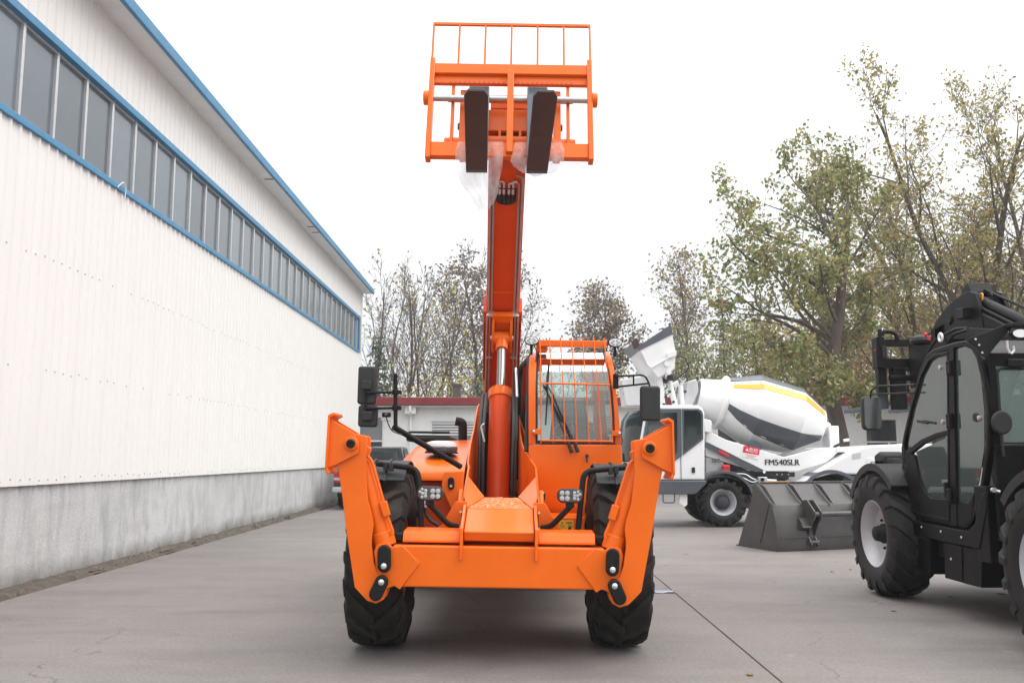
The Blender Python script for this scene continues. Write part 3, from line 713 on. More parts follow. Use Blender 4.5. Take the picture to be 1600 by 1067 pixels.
def make_wheel(parent, loc, Ro, W, rim_r, rim_mat, hub_mat, tyre_mat, flip=1, rot=0.0, steer=0.0, nl=19, down=1, bolts=10, hubr=.40):
    """wheel > tyre, hub"""
    w = bpy.data.objects.new('wheel', rim_mb(rim_r, W).mesh('wheel', rim_mat)); C.objects.link(w); w.parent = parent
    t = bpy.data.objects.new('tyre', tyre_mb(Ro, W, rim_r, nl, down=down * flip).mesh('tyre', tyre_mat, smooth=32)); C.objects.link(t); t.parent = w
    h = W / 2; hb = MB().lathe([(h * .12, rim_r * hubr), (h * .42, rim_r * hubr), (h * .50, rim_r * hubr * .85), (h * .78, rim_r * hubr * .70), (h * .84, rim_r * hubr * .5), (h * .84, 0)], (0, 0, 0), (1, 0, 0), 24, cap=False)
    for k in range(bolts):
        a = 2 * PI * k / bolts; hb.lathe([(h * .05, .013), (h * .25, .013), (h * .27, .006)], (0, rim_r * .52 * math.cos(a), rim_r * .52 * math.sin(a)), (1, 0, 0), 6)
    hu = bpy.data.objects.new('hub', hb.mesh('hub', hub_mat)); C.objects.link(hu); hu.parent = w
    w.location = loc; w.rotation_euler = (rot, 0, (0 if flip > 0 else PI) + steer)
    return w

# ================================================================== ORANGE TELEHANDLER
TL = Vector((-.105, 7.2, 0)); LEAN = R(0.9)
ot = thing('telehandler', TL, 'bright orange telehandler facing the viewer with boom raised and stabilisers folded up', 'telehandler', world=False)
ot.rotation_euler = (0, LEAN, 0)
TM = (Matrix.Translation(TL) @ Matrix.Rotation(LEAN, 4, 'Y')).inverted()
def lp(u, v, Y): return TM @ at(u, v, Y)
def lxz(u, v, Y): p = lp(u, v, Y); return (p.x, p.z)
def ly(Y): return Y - 7.2
OR, BR, BK, BP, ST = M['orange'], M['boom_red'], M['black_satin'], M['black_plastic'], M['zinc']
# wheels
for sx in (-1, 1):
    for y, st in ((0.0, 0), (3.35, 0)):
        make_wheel(ot, (sx * .915, y, .672 + sx * .915 * math.sin(LEAN)), .67, .42, .33, M['orange_dark'], M['black_satin'], M['rubber'], flip=sx, rot=.3 + y, steer=st, nl=17, down=1)
MB().cyl((-.74, 0, .67), (.74, 0, .67), .11, 14).box((0, 0, .67), (.34, .34, .36)).build('front_axle', M['orange_dark'], ot, bev=.03)
MB().cyl((-.74, 3.35, .67), (.74, 3.35, .67), .11, 14).box((0, 3.35, .67), (.34, .34, .36)).build('rear_axle', M['orange_dark'], ot, bev=.03)
MB().bb(-.27, .27, -.45, 4.45, .50, .94).build('chassis', M['orange'], ot, bev=.015)
MB().bb(-.64, .64, -.30, 4.3, .60, .64).build('under_shade_plate', M['black_satin'], ot)  # hidden plate added to deepen the shade on the ground below
# chassis side plates that carry the boom
prof = [(-.10, .62), (-.26, .98), (-.22, 1.10), (.02, 1.16), (.10, 1.20), (.78, 1.37), (.95, 1.45), (1.5, 1.60), (3.1, 1.74), (3.5, 2.02), (3.9, 2.03), (4.4, 1.85), (4.45, .62)]
for s in (-1, 1):
    rg = []
    for (y, xx, zt_) in ((-.27, .286, .98), (-.22, .286, 1.10), (.05, .286, 1.17), (.72, .286, 1.36), (.80, .270, 1.39), (.95, .222, 1.46), (1.12, .182, 1.53), (1.35, .162, 1.60), (1.9, .150, 1.72), (2.3, .150, 1.85), (2.75, .150, 1.99), (3.2, .150, 2.05), (4.2, .150, 2.0), (4.45, .150, 1.8)):
        if s < 0 and xx < .286: xx = .300
        rg.append([(s * xx, y, .62), (s * (xx + .016), y, .62), (s * (xx + .016), y, zt_), (s * xx, y, zt_)])
    MB().loft(rg).build('side_plate', OR, ot, bev=.004)
    MB().prism([(-.12, 1.0), (.06, 1.0), (.06, 1.16), (.0, 1.19), (-.10, 1.10)], 'yz', s * .304, s * .335).build('stiffener', OR, ot, bev=.006)
# front nose: box, deck, flanks
zA = lp(780, 846, 6.38).z; zB = lp(780, 831, 6.37).z; zC = lp(780, 795, 6.76).z
MB().prism([(ly(6.40), zA), (ly(6.37), zB), (ly(6.76), zC), (ly(6.76), zA)], 'yz', -.247, .247).build('nose_box', OR, ot, bev=.008)
for s in (-1, 1):
    MB().prism([(ly(6.325), .735), (ly(6.325), .86), (ly(6.33), .95), (ly(6.74), zC + .03), (ly(6.85), zC + .03), (ly(6.85), .735)], 'yz', s * .250, s * .272).build('nose_cheek', OR, ot, bev=.005)
    g = MB(); px = [(668, 833), (690, 820), (712, 783), (730, 783), (730, 836), (668, 836)]
    g.prism([(s * abs(lxz(u, v, 6.80)[0]), lxz(u, v, 6.80)[1]) for u, v in px], 'xz', ly(6.79), ly(6.815)).build('gusset', OR, ot, bev=.004)
    MB().slab([(s * .245, ly(6.765), zC + .004), (s * .140, ly(7.32), 1.125), (s * .284, ly(7.55), 1.28), (s * .284, ly(7.0), 1.14)], .01).build('flank_plate', OR, ot)
MB().add([(-.246, ly(6.762), zC), (.246, ly(6.762), zC), (.150, ly(7.34), 1.12), (-.150, ly(7.34), 1.12), (-.15, ly(7.34), .85), (.15, ly(7.34), .85), (.246, ly(6.762), .85), (-.246, ly(6.762), .85)],
         [(0, 1, 2, 3), (3, 2, 5, 4), (0, 7, 6, 1), (0, 3, 4, 7), (1, 6, 5, 2), (4, 5, 6, 7)]).build('nose_deck', M['orange_tray'], ot)
# front stabiliser beam with its covers
MB().bb(-.735, .735, ly(6.35), ly(6.60), lp(780, 919, 6.35).z, lp(780, 854, 6.35).z).build('stabiliser_beam', OR, ot, bev=.012, seg=3)
for s in (-1, 1):
    MB().prism([(ly(6.40), .845), (ly(6.40), .862), (ly(6.44), .920), (ly(6.66), .93), (ly(6.66), .845)], 'yz', s * .275, s * .675).build('beam_cover', OR, ot, bev=.005)
    MB().bb(s * .68, s * .74, ly(6.45), ly(6.6), .845, .90).build('hose_block', M['black_satin'], ot, bev=.01)
# stabilisers
def mir(px, Y, s): return [(s * -lxz(u, v, Y)[0], lxz(u, v, Y)[1]) for u, v in px]
ARM = [(552, 677), (572, 681), (574.5, 684), (572.5, 711), (571.5, 735), (575, 780), (582, 806), (584, 819), (581.5, 838), (581, 850), (584, 877), (589, 893), (602, 912), (604, 926), (600, 936), (588, 942), (574, 937.5), (563, 926), (554.6, 916.5), (541, 824), (536, 780), (528, 724)]
FOOT = [(514.5, 653), (553, 676), (561, 690), (560.5, 708), (528.5, 724.5), (510, 732)]
ENDP = [(588, 851), (605, 848), (614, 855), (629, 852), (655.5, 880), (624.5, 921), (616, 915), (604, 920), (596, 918), (588, 892), (584, 862)]
for s in (-1, 1):
    F0 = 6.315
    for (a, b) in ((ly(F0), ly(F0) + .022), (ly(F0) + .15, ly(F0) + .172)):
        MB().prism(mir(ARM, 6.33, s), 'xz', a, b).build('stabiliser_arm_plate', OR, ot, bev=.004)
    web = [(577, 700), (562, 690), (545, 700), (536, 730), (544, 780), (549, 826), (561, 912), (570, 920), (578, 885), (574, 845), (576, 815), (568, 780), (565, 735)]
    MB().prism(mir(web, 6.33, s), 'xz', ly(F0) + .024, ly(F0) + .148).build('stabiliser_arm_web', OR, ot)
    f = MB().prism(mir(FOOT, 6.30, s), 'xz', ly(6.285), ly(6.305)).build('stabiliser_foot', OR, ot, bev=.004)
    MB().prism(mir(FOOT, 6.30, s), 'xz', ly(6.52), ly(6.54)).build('foot_rear_plate', OR, f, bev=.004)
    sole = mir([(514.5, 649), (517.5, 649), (513, 733), (509.5, 733)], 6.30, s)
    MB().prism(sole, 'xz', ly(6.25), ly(6.57)).build('foot_sole', OR, f, bev=.003)
    MB().prism(mir([(514.5, 649), (523, 644.5), (525, 648.5), (517.5, 653)], 6.30, s), 'xz', ly(6.25), ly(6.57)).build('foot_lip', OR, f, bev=.003)
    MB().prism(mir([(509.5, 731), (513, 730), (517, 738.5), (513, 741)], 6.30, s), 'xz', ly(6.25), ly(6.57)).build('foot_lip', OR, f, bev=.003)
    cx, cz = mir([(549, 693)], 6.29, s)[0]
    MB().lathe([(0, .050), (.014, .050), (.018, .044)], (cx, ly(6.285), cz), (0, -1, 0), 24).build('pivot_boss', OR, f, bev=.002)
    MB().lathe([(.0, .031), (.032, .031), (.036, .026), (.036, .012), (.030, .010)], (cx, ly(6.285), cz), (0, -1, 0), 20).build('pivot_pin', M['black_satin'], f)
    # end plate of the beam
    MB().prism(mir(ENDP, 6.33, s), 'xz', ly(6.335), ly(6.352)).build('beam_end_plate', OR, ot, bev=.004)
    MB().prism(mir([(590, 853), (604, 851), (640, 868), (640, 905), (605, 917), (592, 900)], 6.4, s), 'xz', ly(6.356), ly(6.50)).build('beam_end_box', OR, ot)
    for (p, q, bolt) in (((601, 861), (601, 883), (601, 883)), ((597, 908), (588, 927), (597, 908))):
        P, Q, B = mir([p, q, bolt], 6.31, s)
        k = MB().prism(capsule(P, Q, .046), 'xz', ly(6.270), ly(6.312)).build('pin_keeper', BK, ot, bev=.012, seg=3)
        MB().lathe([(0, .020), (.006, .020), (.010, .012), (.018, .011), (.021, .006)], (B[0], ly(6.270), B[1]), (0, -1, 0), 16).build('bolt', ST, k)
    # stabiliser cylinder and its hard line
    a, b = [Vector((s * -lp(u, v, 6.42).x, ly(6.42), lp(u, v, 6.42).z)) for u, v in ((567, 722), (601, 846))]
    cy = MB().cyl(a, b, .068, 20).build('stabiliser_cylinder', OR, ot, bev=.006)
    d = (b - a).normalized()
    MB().cyl(b - d * .07, b + d * .03, .078, 20).build('cylinder_end', OR, cy, bev=.006)
    MB().cyl(b - d * .02 + Vector((0, -.06, 0)), b - d * .02 + Vector((0, .1, 0)), .05, 16).build('cylinder_eye', OR, cy)
    pts = [Vector((s * -lp(u, v, 6.36).x, ly(6.36), lp(u, v, 6.36).z)) for u, v in ((574, 712), (579, 717), (583, 726), (599, 783), (605, 806), (614, 830), (613, 836))]
    MB().pipe(pts, .011, 8, .03).build('hydraulic_line', OR, cy)
    bq = pts[3].lerp(pts[4], .5); ang = math.atan2((pts[4] - pts[3]).x, (pts[4] - pts[3]).z)
    MB().box(bq + Vector((0, -.005, 0)), (.05, .05, .105), (0, ang, 0)).build('line_clamp', OR, cy, bev=.006)
# fender guard bars and fenders
for s in (-1, 1):
    p = [Vector((s * -lp(u, v, Yq).x, ly(Yq), lp(u, v, Yq).z)) for u, v, Yq in ((659, 834, 6.72), (653, 732, 6.78), (589, 724, 6.85))]
    fb = MB().pipe(p, .022, 12, .07, 6).build('fender_bar', BK, ot)
    for dx in (.10, .235):
        q = p[2].lerp(p[1], .12 + dx)
        MB().box(q + Vector((0, .0, -.012)), (.034, .054, .062)).build('bar_clamp', BP, fb, bev=.006)
    arc = []
    for (rad, order) in ((.735, 1), (.72, -1)):
        pts = [(-rad * math.cos(R(a)), .67 + rad * math.sin(R(a))) for a in range(54, 151, 6)]
        arc += pts[::order]
    fe = MB().prism(arc, 'yz', s * .72, s * 1.14).build('front_fender', BP, ot, bev=.006)
    lip = []
    for (rad, order) in ((.735, 1), (.645, -1)):
        pts = [(-rad * math.cos(R(a)), .67 + rad * math.sin(R(a))) for a in range(54, 151, 6)]
        lip += pts[::order]
    MB().prism(lip, 'yz', s * 1.141, s * 1.156).build('fender_lip', BP, fe)
    rib = []
    for (rad, order) in ((.748, 1), (.73, -1)):
        pts = [(-rad * math.cos(R(a)), .67 + rad * math.sin(R(a))) for a in range(52, 131, 6)]
        rib += pts[::order]
    for rx in (.86, .98): MB().prism(rib, 'yz', s * rx, s * (rx + .015)).build('fender_rib', BP, fe)
# work lights on bent arms
def lx_(u, v, Y, s): q = lp(u, v, Y); return Vector((s * -q.x, q.y, q.z))
for s in (-1, 1):
    A = [lx_(716, 823, 6.68, s), lx_(700, 819, 6.66, s), lx_(668, 784, 6.60, s)]
    ar = MB().pipe(A, .021, 12, .06, 5).build('lamp_arm', BK, ot)
    MB().bb(s * .274, s * .284, ly(6.66), ly(6.72), .93, 1.05).build('arm_flange', BK, ar)
    for dz in (.93, 1.045): MB().lathe([(0, .009), (.01, .009)], (s * .262 * 1.09, ly(6.66), dz), (0, -1, 0), 8).build('bolt', ST, ar)
    c = lx_(671.5, 770.5, 6.57, s)
    body = rrect(c.x - .095, c.x + .095, c.z - .054, c.z + .050, .045, 5)
    wl_ = MB().prism(body, 'xz', c.y, c.y + .06).build('work_lamp', BP, ot, bev=.012, seg=3)
    MB().prism(rrect(c.x - .084, c.x + .084, c.z - .044, c.z + .040, .038, 5), 'xz', c.y - .004, c.y).build('lamp_face', M['lamp_dark'], wl_)
    for (dx, dz, r) in ((.022, .018, .0175), (.060, .018, .0175), (.022, -.020, .0175), (.060, -.020, .0175), (-.030, .020, .0125), (-.030, -.020, .0125), (-.052, .0, .0125), (-.030, .0, .0105), (-.070, .010, .0105), (-.055, .028, .0105), (-.055, -.026, .0105)):
        MB().lathe([(0, r), (.006, r), (.009, r * .6)], (c.x + s * -dx * 1.0, c.y - .004, c.z + dz), (0, -1, 0), 12, cap=True).build('led', M['led'], wl_)
    MB().bb(c.x - .03, c.x + .03, c.y + .01, c.y + .05, c.z - .085, c.z - .05).build('lamp_bracket', BK, wl_)
# hose with fitting beside the left lamp, keeper plate left
q = [lp(u, v, 6.95) for u, v in ((664, 787), (664, 800), (672, 813), (682, 818), (690, 828))]
MB().pipe(q, .014, 8, .05).build('hydraulic_hose', M['hose'], ot)
MB().cyl(lp(663, 780, 6.95), lp(664, 798, 6.95), .013, 8).cyl(lp(663.5, 788, 6.95), lp(663.8, 793, 6.95), .018, 6).build('hose_fitting', M['steel'], ot)
kp = MB().prism([lxz(*p, 7.25) for p in ((692, 741), (695, 737), (724, 736), (724, 780), (722, 800), (706, 797), (690, 760))], 'xz', ly(7.25), ly(7.27)).build('keeper_plate', OR, ot, bev=.004)
P, Q = lxz(705, 750, 7.24), lxz(705, 759, 7.24)
k = MB().prism(capsule(P, Q, .025), 'xz', ly(7.22), ly(7.248)).build('pin_keeper', BK, kp, bev=.006)
MB().lathe([(0, .012), (.01, .010)], (Q[0], ly(7.22), Q[1]), (0, -1, 0), 12).build('bolt', ST, k)
c = lp(690, 800, 7.35); MB().lathe([(0, .17), (.3, .17)], (c.x, c.y, c.z), (.2, 1, .1), 24).build('frame_tube', M['orange_dark'], ot)
# engine hood on the left
def hood_sec(Y, x0, x1, zb, zt, r):
    n = 6; o = [(x1, Y, zb), (x1, Y, zt + .015)]
    for i in range(n + 1):
        a = R(90 + 90 * i / n); o.append((x0 + r + r * math.cos(a), Y, zt - r * .72 + r * .72 * math.sin(a)))
    o.append((x0, Y, zb)); return o
hs = [hood_sec(ly(7.86), -.895, -.33, 1.235, 1.285, .04), hood_sec(ly(7.88), -.90, -.33, 1.235, 1.305, .06), hood_sec(ly(8.15), -.93, -.33, 1.235, 1.385, .13), hood_sec(ly(8.7), -.985, -.33, 1.235, 1.51, .25), hood_sec(ly(9.4), -1.0, -.33, 1.235, 1.60, .30), hood_sec(ly(11.3), -1.0, -.33, 1.235, 1.62, .32), hood_sec(ly(11.6), -.95, -.33, 1.235, 1.52, .30)]
MB().loft(hs).build('engine_hood', OR, ot, smooth=50)
MB().bb(-.86, -.335, ly(7.98), ly(11.5), .58, 1.232).build('engine_case', M['orange_dark'], ot, bev=.02)
MB().bb(-.80, -.60, ly(7.955), ly(7.98), .66, 1.18).build('case_door', M['orange_dark'], ot, bev=.008)
# pre-cleaner on the hood
c = lp(690, 697, 8.35)
pc = MB().lathe([(-.16, .062), (-.055, .062), (-.05, .05)], c, (0, 0, 1), 24).build('precleaner', BK, ot)
MB().lathe([(-.055, .125), (-.045, .148), (-.012, .150), (.0, .14)], c, (0, 0, 1), 32).build('dust_bowl', M['lamp_dark'], pc)
MB().lathe([(.0, .138), (.028, .136), (.044, .10), (.05, .05), (.05, 0)], c, (0, 0, 1), 32, cap=False).build('cap', M['label_white'], pc)
MB().lathe([(-.066, .152), (-.058, .158), (-.050, .152)], c, (0, 0, 1), 32).build('clamp_ring', BK, pc)
# black tail grille and exhaust behind the hood
a = lp(637, 690, 10.6); b = lp(703, 676, 10.6)
tg = MB().bb(a.x, b.x, a.y, a.y + .4, a.z, b.z - .03).build('tail_grille', BK, ot, bev=.02)
MB().pipe([(a.x, a.y - .03, a.z + .02), (a.x, a.y - .03, b.z), (b.x, a.y - .03, b.z)], .014, 8).build('grille_bar', BK, tg)
MB().pipe([(a.x, a.y - .06, b.z - .08), (b.x + .05, a.y - .06, b.z - .08), (b.x + .13, a.y - .06, a.z - .02)], .026, 8).build('grille_bar', BK, tg)
MB().pipe([lp(723, 700, 9.6), lp(723, 660, 9.6), lp(712, 658, 9.6)], .048, 14, .10, 6).build('exhaust_stack', BK, ot)
# left mirror arm, post, mirrors and camera
MY = 7.05
ma = MB().pipe([lp(720, 729, 7.45), lp(700, 717, 7.38), lp(616, 668, MY)], [.024] * 2 + [.024] * 5 + [.024], 12, .05) if False else MB().pipe([lp(720, 729, 7.45), lp(700, 717, 7.38), lp(615, 667, MY)], .024, 12, .05)
ma = ma.build('mirror_arm', BK, ot)
MB().cyl(lp(618, 668, MY), lp(618, 584, MY), .0165, 12).build('mirror_post', BK, ma)
for v in (612.5, 637):
    MB().cyl(lp(620, v, MY), lp(572, v + 1.5, MY), .010, 10).build('mirror_stalk', BK, ma)
    MB().cyl(lp(618, v - 4, MY), lp(618, v + 4, MY), .026, 12).box(lp(618, v, MY) + Vector((.02, 0, 0)), (.05, .045, .03)).build('clamp', BK, ma, bev=.004)
MB().cyl(lp(571, 604, MY), lp(571, 640, MY), .009, 8).build('mirror_stalk', BK, ma)
for (u0, u1, v0, v1) in ((557, 588, 572, 631), (558, 589.5, 633, 666.5)):
    x0, z0 = lxz(u0, v1, MY); x1, z1 = lxz(u1, v0, MY)
    mh = MB().prism(rrect(x0, x1, z0, z1, .022, 4), 'xz', ly(MY + .015), ly(MY + .075)).build('mirror', BP, ot, bev=.014, seg=3)
    xm, zm = (x0 + x1) / 2, (z0 + z1) / 2
    MB().bb(xm - .038, xm + .038, ly(MY - .012), ly(MY + .018), zm - .035, zm + .035).build('mirror_mount', BP, mh, bev=.006)
    MB().prism(rrect(x0 + .008, x1 - .008, z0 + .008, z1 - .008, .016, 4), 'xz', ly(MY + .0755), ly(MY + .079)).build('mirror_glass', M['steel'], mh)
c = lp(604, 648, MY); cm_ = MB().box(c, (.065, .05, .036)).build('camera', BK, ot, bev=.006)
MB().lathe([(0, .012), (.012, .012), (.014, .008)], c + Vector((.0, -.025, 0)), (0, -1, 0), 14).build('camera_lens', M['lamp_dark'], cm_)
MB().pipe([c + Vector((-.037, .0, .012)), c + Vector((-.037, 0, -.045)), c + Vector((.04, 0, -.045)), lp(617, 660, MY)], .004, 6, .01).build('camera_bracket', ST, cm_)
MB().pipe([c + Vector((0, -.01, -.02)), lp(607, 664, MY - .03), lp(613, 674, MY - .03), lp(628, 679, MY)], .005, 6, .03).build('camera_cable', M['hose'], cm_)

# ------------------------------------------------------------------ boom (a line in the machine's middle plane)
B0 = Vector((-.085, ly(11.4), 1.86)); B1 = Vector((-.010, ly(8.50), 4.27)); BD = (B1 - B0).normalized(); BL = (B1 - B0).length
BN = Vector((1, 0, 0)).cross(BD).normalized()
if BN.z > 0: BN = -BN                     # BN points to the underside
def bpnt(s, x, d): return B0 + BD * s + Vector((x, 0, 0)) + BN * d
def bbox(mb, s0, s1, x0, x1, d0, d1):
    P = [bpnt(s, x, d) for d in (d0, d1) for s in (s0, s1) for x in (x0, x1)]
    return mb.add(P, [(0, 2, 3, 1), (4, 5, 7, 6), (0, 1, 5, 4), (2, 6, 7, 3), (0, 4, 6, 2), (1, 3, 7, 5)])
SO = 1.93
mb = bbox(MB(), -.15, SO, -.198, .198, -.38, .12); bm_o = mb.build('boom_outer', BR, ot, bev=.02, seg=3)
for s in (-1, 1):
    bbox(MB(), .9, SO + .01, s * .199, s * .214, -.10, .135).build('boom_edge_plate', BR, bm_o, bev=.004)
    bbox(MB(), SO - .10, SO + .07, s * .17, s * .215, -.10, .14).build('wear_block', BR, bm_o, bev=.006)
    bbox(MB(), .25, SO - .02, s * .145, s * .185, .12, .15).build('boom_rail', BR, bm_o, bev=.004)
bm_i = bbox(MB(), SO - .1, BL + .12, -.182, .182, -.30, .085).build('boom_inner', BR, ot, bev=.018, seg=3)
bbox(MB(), SO + .3, SO + .315, -.135, .135, .085, .092).build('weld_seam', OR, bm_i)
for s in (-1, 1):
    for dx in (.125, .158):
        top = BL - .13 if dx < .15 else BL - .06
        MB().pipe([bpnt(.35, s * (dx + .02), .17), bpnt(SO, s * (dx + .012), .165), bpnt(SO + .06, s * dx, .10), bpnt(top, s * dx, .10), bpnt(top + .02, s * (dx - .07), .10)], .0105, 8, .05).build('hydraulic_pipe', M['pipe_dull'], bm_i)
    for sp in (SO + .02, SO - .62):
        bbox(MB(), sp, sp + .028, s * .105, s * .180, .085, .178).build('pipe_clamp', M['zinc'], bm_i, bev=.004)
# hose port near the head
port = []
for k in range(15):
    a = R(180 + 180 * k / 14); port.append(bpnt(BL - .33 + .06 * math.sin(a), .10 * math.cos(a), .092))
port += [bpnt(BL - .20, .10, .092), bpnt(BL - .20, -.10, .092)]
MB().slab(port, .012).build('hose_port', M['ink'], bm_i)
for k, x in enumerate((-.066, -.024, .024, .066)):
    MB().tube([bpnt(BL - .36, x, .095), bpnt(BL - .27, x, .105), bpnt(BL - .18, x, .105)], [.016, .017, .013], 8).build('hose_coupling', M['hose'], bm_i)
    MB().cyl(bpnt(BL - .25, x, .107), bpnt(BL - .19, x, .107), .017, 6).build('coupling_nut', M['zinc'], bm_i)
    xs_ = .10 if x > 0 else -.10
    MB().pipe([bpnt(BL - .19, x, .105), bpnt(BL - .13 + .02 * (k % 2), x, .105), bpnt(BL - .13 + .02 * (k % 2), x + (.04 if x > 0 else -.04), .105)], .010, 8, .03).build('coupling_pipe', M['zinc'], bm_i)
# lift cylinder
C1 = bpnt(1.70, 0, .24); C0 = Vector((-.055, ly(8.85), .75)); CD = (C1 - C0).normalized(); CLn = (C1 - C0).length
cw = MB()
for s in (-1, 1):
    P = [bpnt(1.40, s * .10, .12), bpnt(1.52, s * .10, .29), bpnt(1.72, s * .10, .31), bpnt(1.92, s * .10, .20), bpnt(1.99, s * .10, .12)]
    cw.slab(P, .03)
cw.build('cylinder_bracket', OR, bm_o, bev=.004)
bbox(MB(), 1.88, 1.99, -.115, .115, .121, .19).build('bracket_plate', OR, bm_o, bev=.01)
bbox(MB(), 1.42, 1.90, -.085, .085, .121, .15).build('bracket_plate', OR, bm_o, bev=.01)
lc = MB().cyl(C0, C0 + CD * (CLn * .66), .114, 28).build('lift_cylinder', BR, ot, bev=.012)
MB().cyl(C0 + CD * (CLn * .645), C0 + CD * (CLn * .69), .128, 28).build('cylinder_collar', OR, lc, bev=.006)
for k in range(22):
    a = 2 * PI * k / 22; u_ = CD.orthogonal().normalized(); q = Matrix.Rotation(a, 3, CD) @ u_
    MB().box(C0 + CD * (CLn * .69 + .006) + q * .120, (.016, .016, .016)).build('collar_tooth', OR, lc)
MB().cyl(C0 + CD * (CLn * .68), C1 - CD * .12, .045, 20).build('piston_rod', M['rod_steel'], lc)
MB().cyl(C1 - CD * .16, C1, .068, 16).cyl(C1 + Vector((-.085, 0, 0)), C1 + Vector((.085, 0, 0)), .075, 18).build('rod_eye', OR, lc, bev=.006)
MB().cyl(C1 + Vector((-.13, 0, 0)), C1 + Vector((.13, 0, 0)), .03, 14).build('pivot_pin', M['zinc'], lc)
for x, rr_ in ((.09, .022), (.115, .016), (-.20, .020), (-.235, .016)):
    MB().pipe([(x, ly(8.7), .9), (x, ly(8.75), 1.3), (x + .01 * (1 if x > 0 else -1), ly(9.0), 1.75), (x, ly(9.5), 2.1)], rr_, 8, .2).build('boom_hose', M['hose'], ot)
MB().pipe([lp(757, 690, 8.6), lp(752, 668, 8.6), lp(753, 664, 8.6), lp(757, 662, 8.6)], .009, 8, .02).build('hose_hook', M['zinc'], ot)
MB().cyl(lp(806, 575, 8.9), lp(808, 620, 8.75), .012, 8).build('hose_fitting', M['zinc'], ot)
MB().bb(-.27, .27, ly(8.3), ly(11.2), .90, 1.0).build('well_floor', M['ink'], ot)
MB().bb(-.285, .14, ly(10.75), ly(11.75), .92, 2.0).build('boom_tail_shaded', M['black_satin'], ot, bev=.03)  # black colour paints in the shade deep in the boom well
MB().bb(-.284, .284, ly(11.9), ly(11.93), .62, 1.8).build('rear_cross_plate', OR, ot)
MB().cyl((-.38, ly(11.4), 1.86), (.22, ly(11.4), 1.86), .09, 20).build('boom_pivot', BR, ot)

# ------------------------------------------------------------------ fork carriage, tilted back
CA = R(13.6); CO = Vector((0.012, ly(8.30), 4.335))
CU = Vector((0, math.sin(CA), math.cos(CA))); CF = Vector((0, -math.cos(CA), math.sin(CA)))       # up the carriage, out along the forks
def cp(x, t, f): return CO + Vector((x, 0, 0)) + CU * t + CF * f
def cbox(mb, x0, x1, t0, t1, f0, f1):
    P = [cp(x, t, f) for f in (f0, f1) for t in (t0, t1) for x in (x0, x1)]
    return mb.add(P, [(0, 2, 3, 1), (4, 5, 7, 6), (0, 1, 5, 4), (2, 6, 7, 3), (0, 4, 6, 2), (1, 3, 7, 5)])
HW = .800
fc = MB()
cbox(fc, -HW, HW, .895, 1.015, -.05, .03)                       # top bar
fcar = fc.build('fork_carriage', OR, ot, bev=.008)
cbox(MB(), -HW + .04, HW - .04, .805, .895, -.06, -.01).build('rack_bar', OR, fcar, bev=.004)
for k in range(26):
    x = -.60 + k * .048
    if abs(x) < .06: continue
    cbox(MB(), x - .012, x + .012,   .80, .825, -.012, -.004).build('rack_notch', M['orange_dark'], fcar)
for s in (-1, 1):
    cbox(MB(), s * (HW - .045), s * (HW + .005), -.09, 1.065, -.055, .055).build('side_post', OR, fcar, bev=.008)
    MB().cyl(cp(s * HW, .617, -.0), cp(s * (HW + .055), .617, -.0), .072, 20).build('shaft_end', OR, fcar, bev=.01)
    cbox(MB(), s * .555, s * .585, .05, .86, -.14, -.04).build('carriage_rib', OR, fcar, bev=.004)
    cbox(MB(), s * .43, s * .50, .10, .78, -.34, -.08).build('hitch_plate', OR, fcar, bev=.006)
    MB().cyl(cp(s * .40, .18, -.12), cp(s * .64, .18, -.12), .055, 16).build('hitch_pin', OR, fcar, bev=.006)
    MB().cyl(cp(s * .44, .40, -.16), cp(s * .52, .40, -.16), .035, 14).build('hitch_roller', M['fork_steel'], fcar)
cbox(MB(), -HW + .04, HW - .04, -.06, .10, -.045, .03).build('lower_bar', OR, fcar, bev=.008)
cbox(MB(), -.032, .032, -.03, .91, .030, .075).build('centre_post', OR, fcar, bev=.006)
MB().cyl(cp(-HW, .617, 0), cp(HW, .617, 0), .033, 20).build('fork_shaft', M['steel'], fcar)
MB().cyl(cp(-.62, .66, -.1), cp(.62, .66, -.1), .018, 10).build('tie_rod', OR, fcar)
cbox(MB(), -.26, .26, .33, .58, -.20, -.12).build('hitch_face', OR, fcar, bev=.01)
cbox(MB(), -.20, .20, .63, .80, -.26, -.18).build('hitch_cap', OR, fcar, bev=.01)
MB().cyl(cp(-.42, .20, -.12), cp(.42, .20, -.12), .06, 18).build('hitch_tube', OR, fcar)
cbox(MB(), -.34, .34, .22, .36, -.36, -.22).build('hitch_box', M['boom_red'], fcar, bev=.01)
cbox(MB(), -.07, .07, .22, .33, -.215, -.16).build('hitch_slot', M['ink'], fcar)
for x in (-.10, .10): cbox(MB(), x - .012, x + .012, .20, .34, -.22, -.10).build('slot_lug', OR, fcar)
# boom head between inner boom and carriage
P0 = B1 + BD * .05
MB().loft([[P0 + Vector((x, 0, 0)) + BN * d for x, d in ((-.17, -.30), (.17, -.30), (.17, .085), (-.17, .085))], [cp(x, t, -.22) for x, t in ((-.20, .62), (.20, .62), (.20, .02), (-.20, .02))]]).build('boom_head', BR, ot, bev=.01)
# load backrest
lb = MB()
cbox(lb, -HW, HW, 1.50, 1.532, -.014, .014)
br = lb.build('load_backrest', OR, fcar, bev=.003)
for k in range(7):
    x = -HW + .008 + k * (2 * HW - .016) / 6; w = .0105
    cbox(MB(), x - w, x + w, 1.0, 1.50, -.013, .011).build('backrest_bar', OR, fcar)
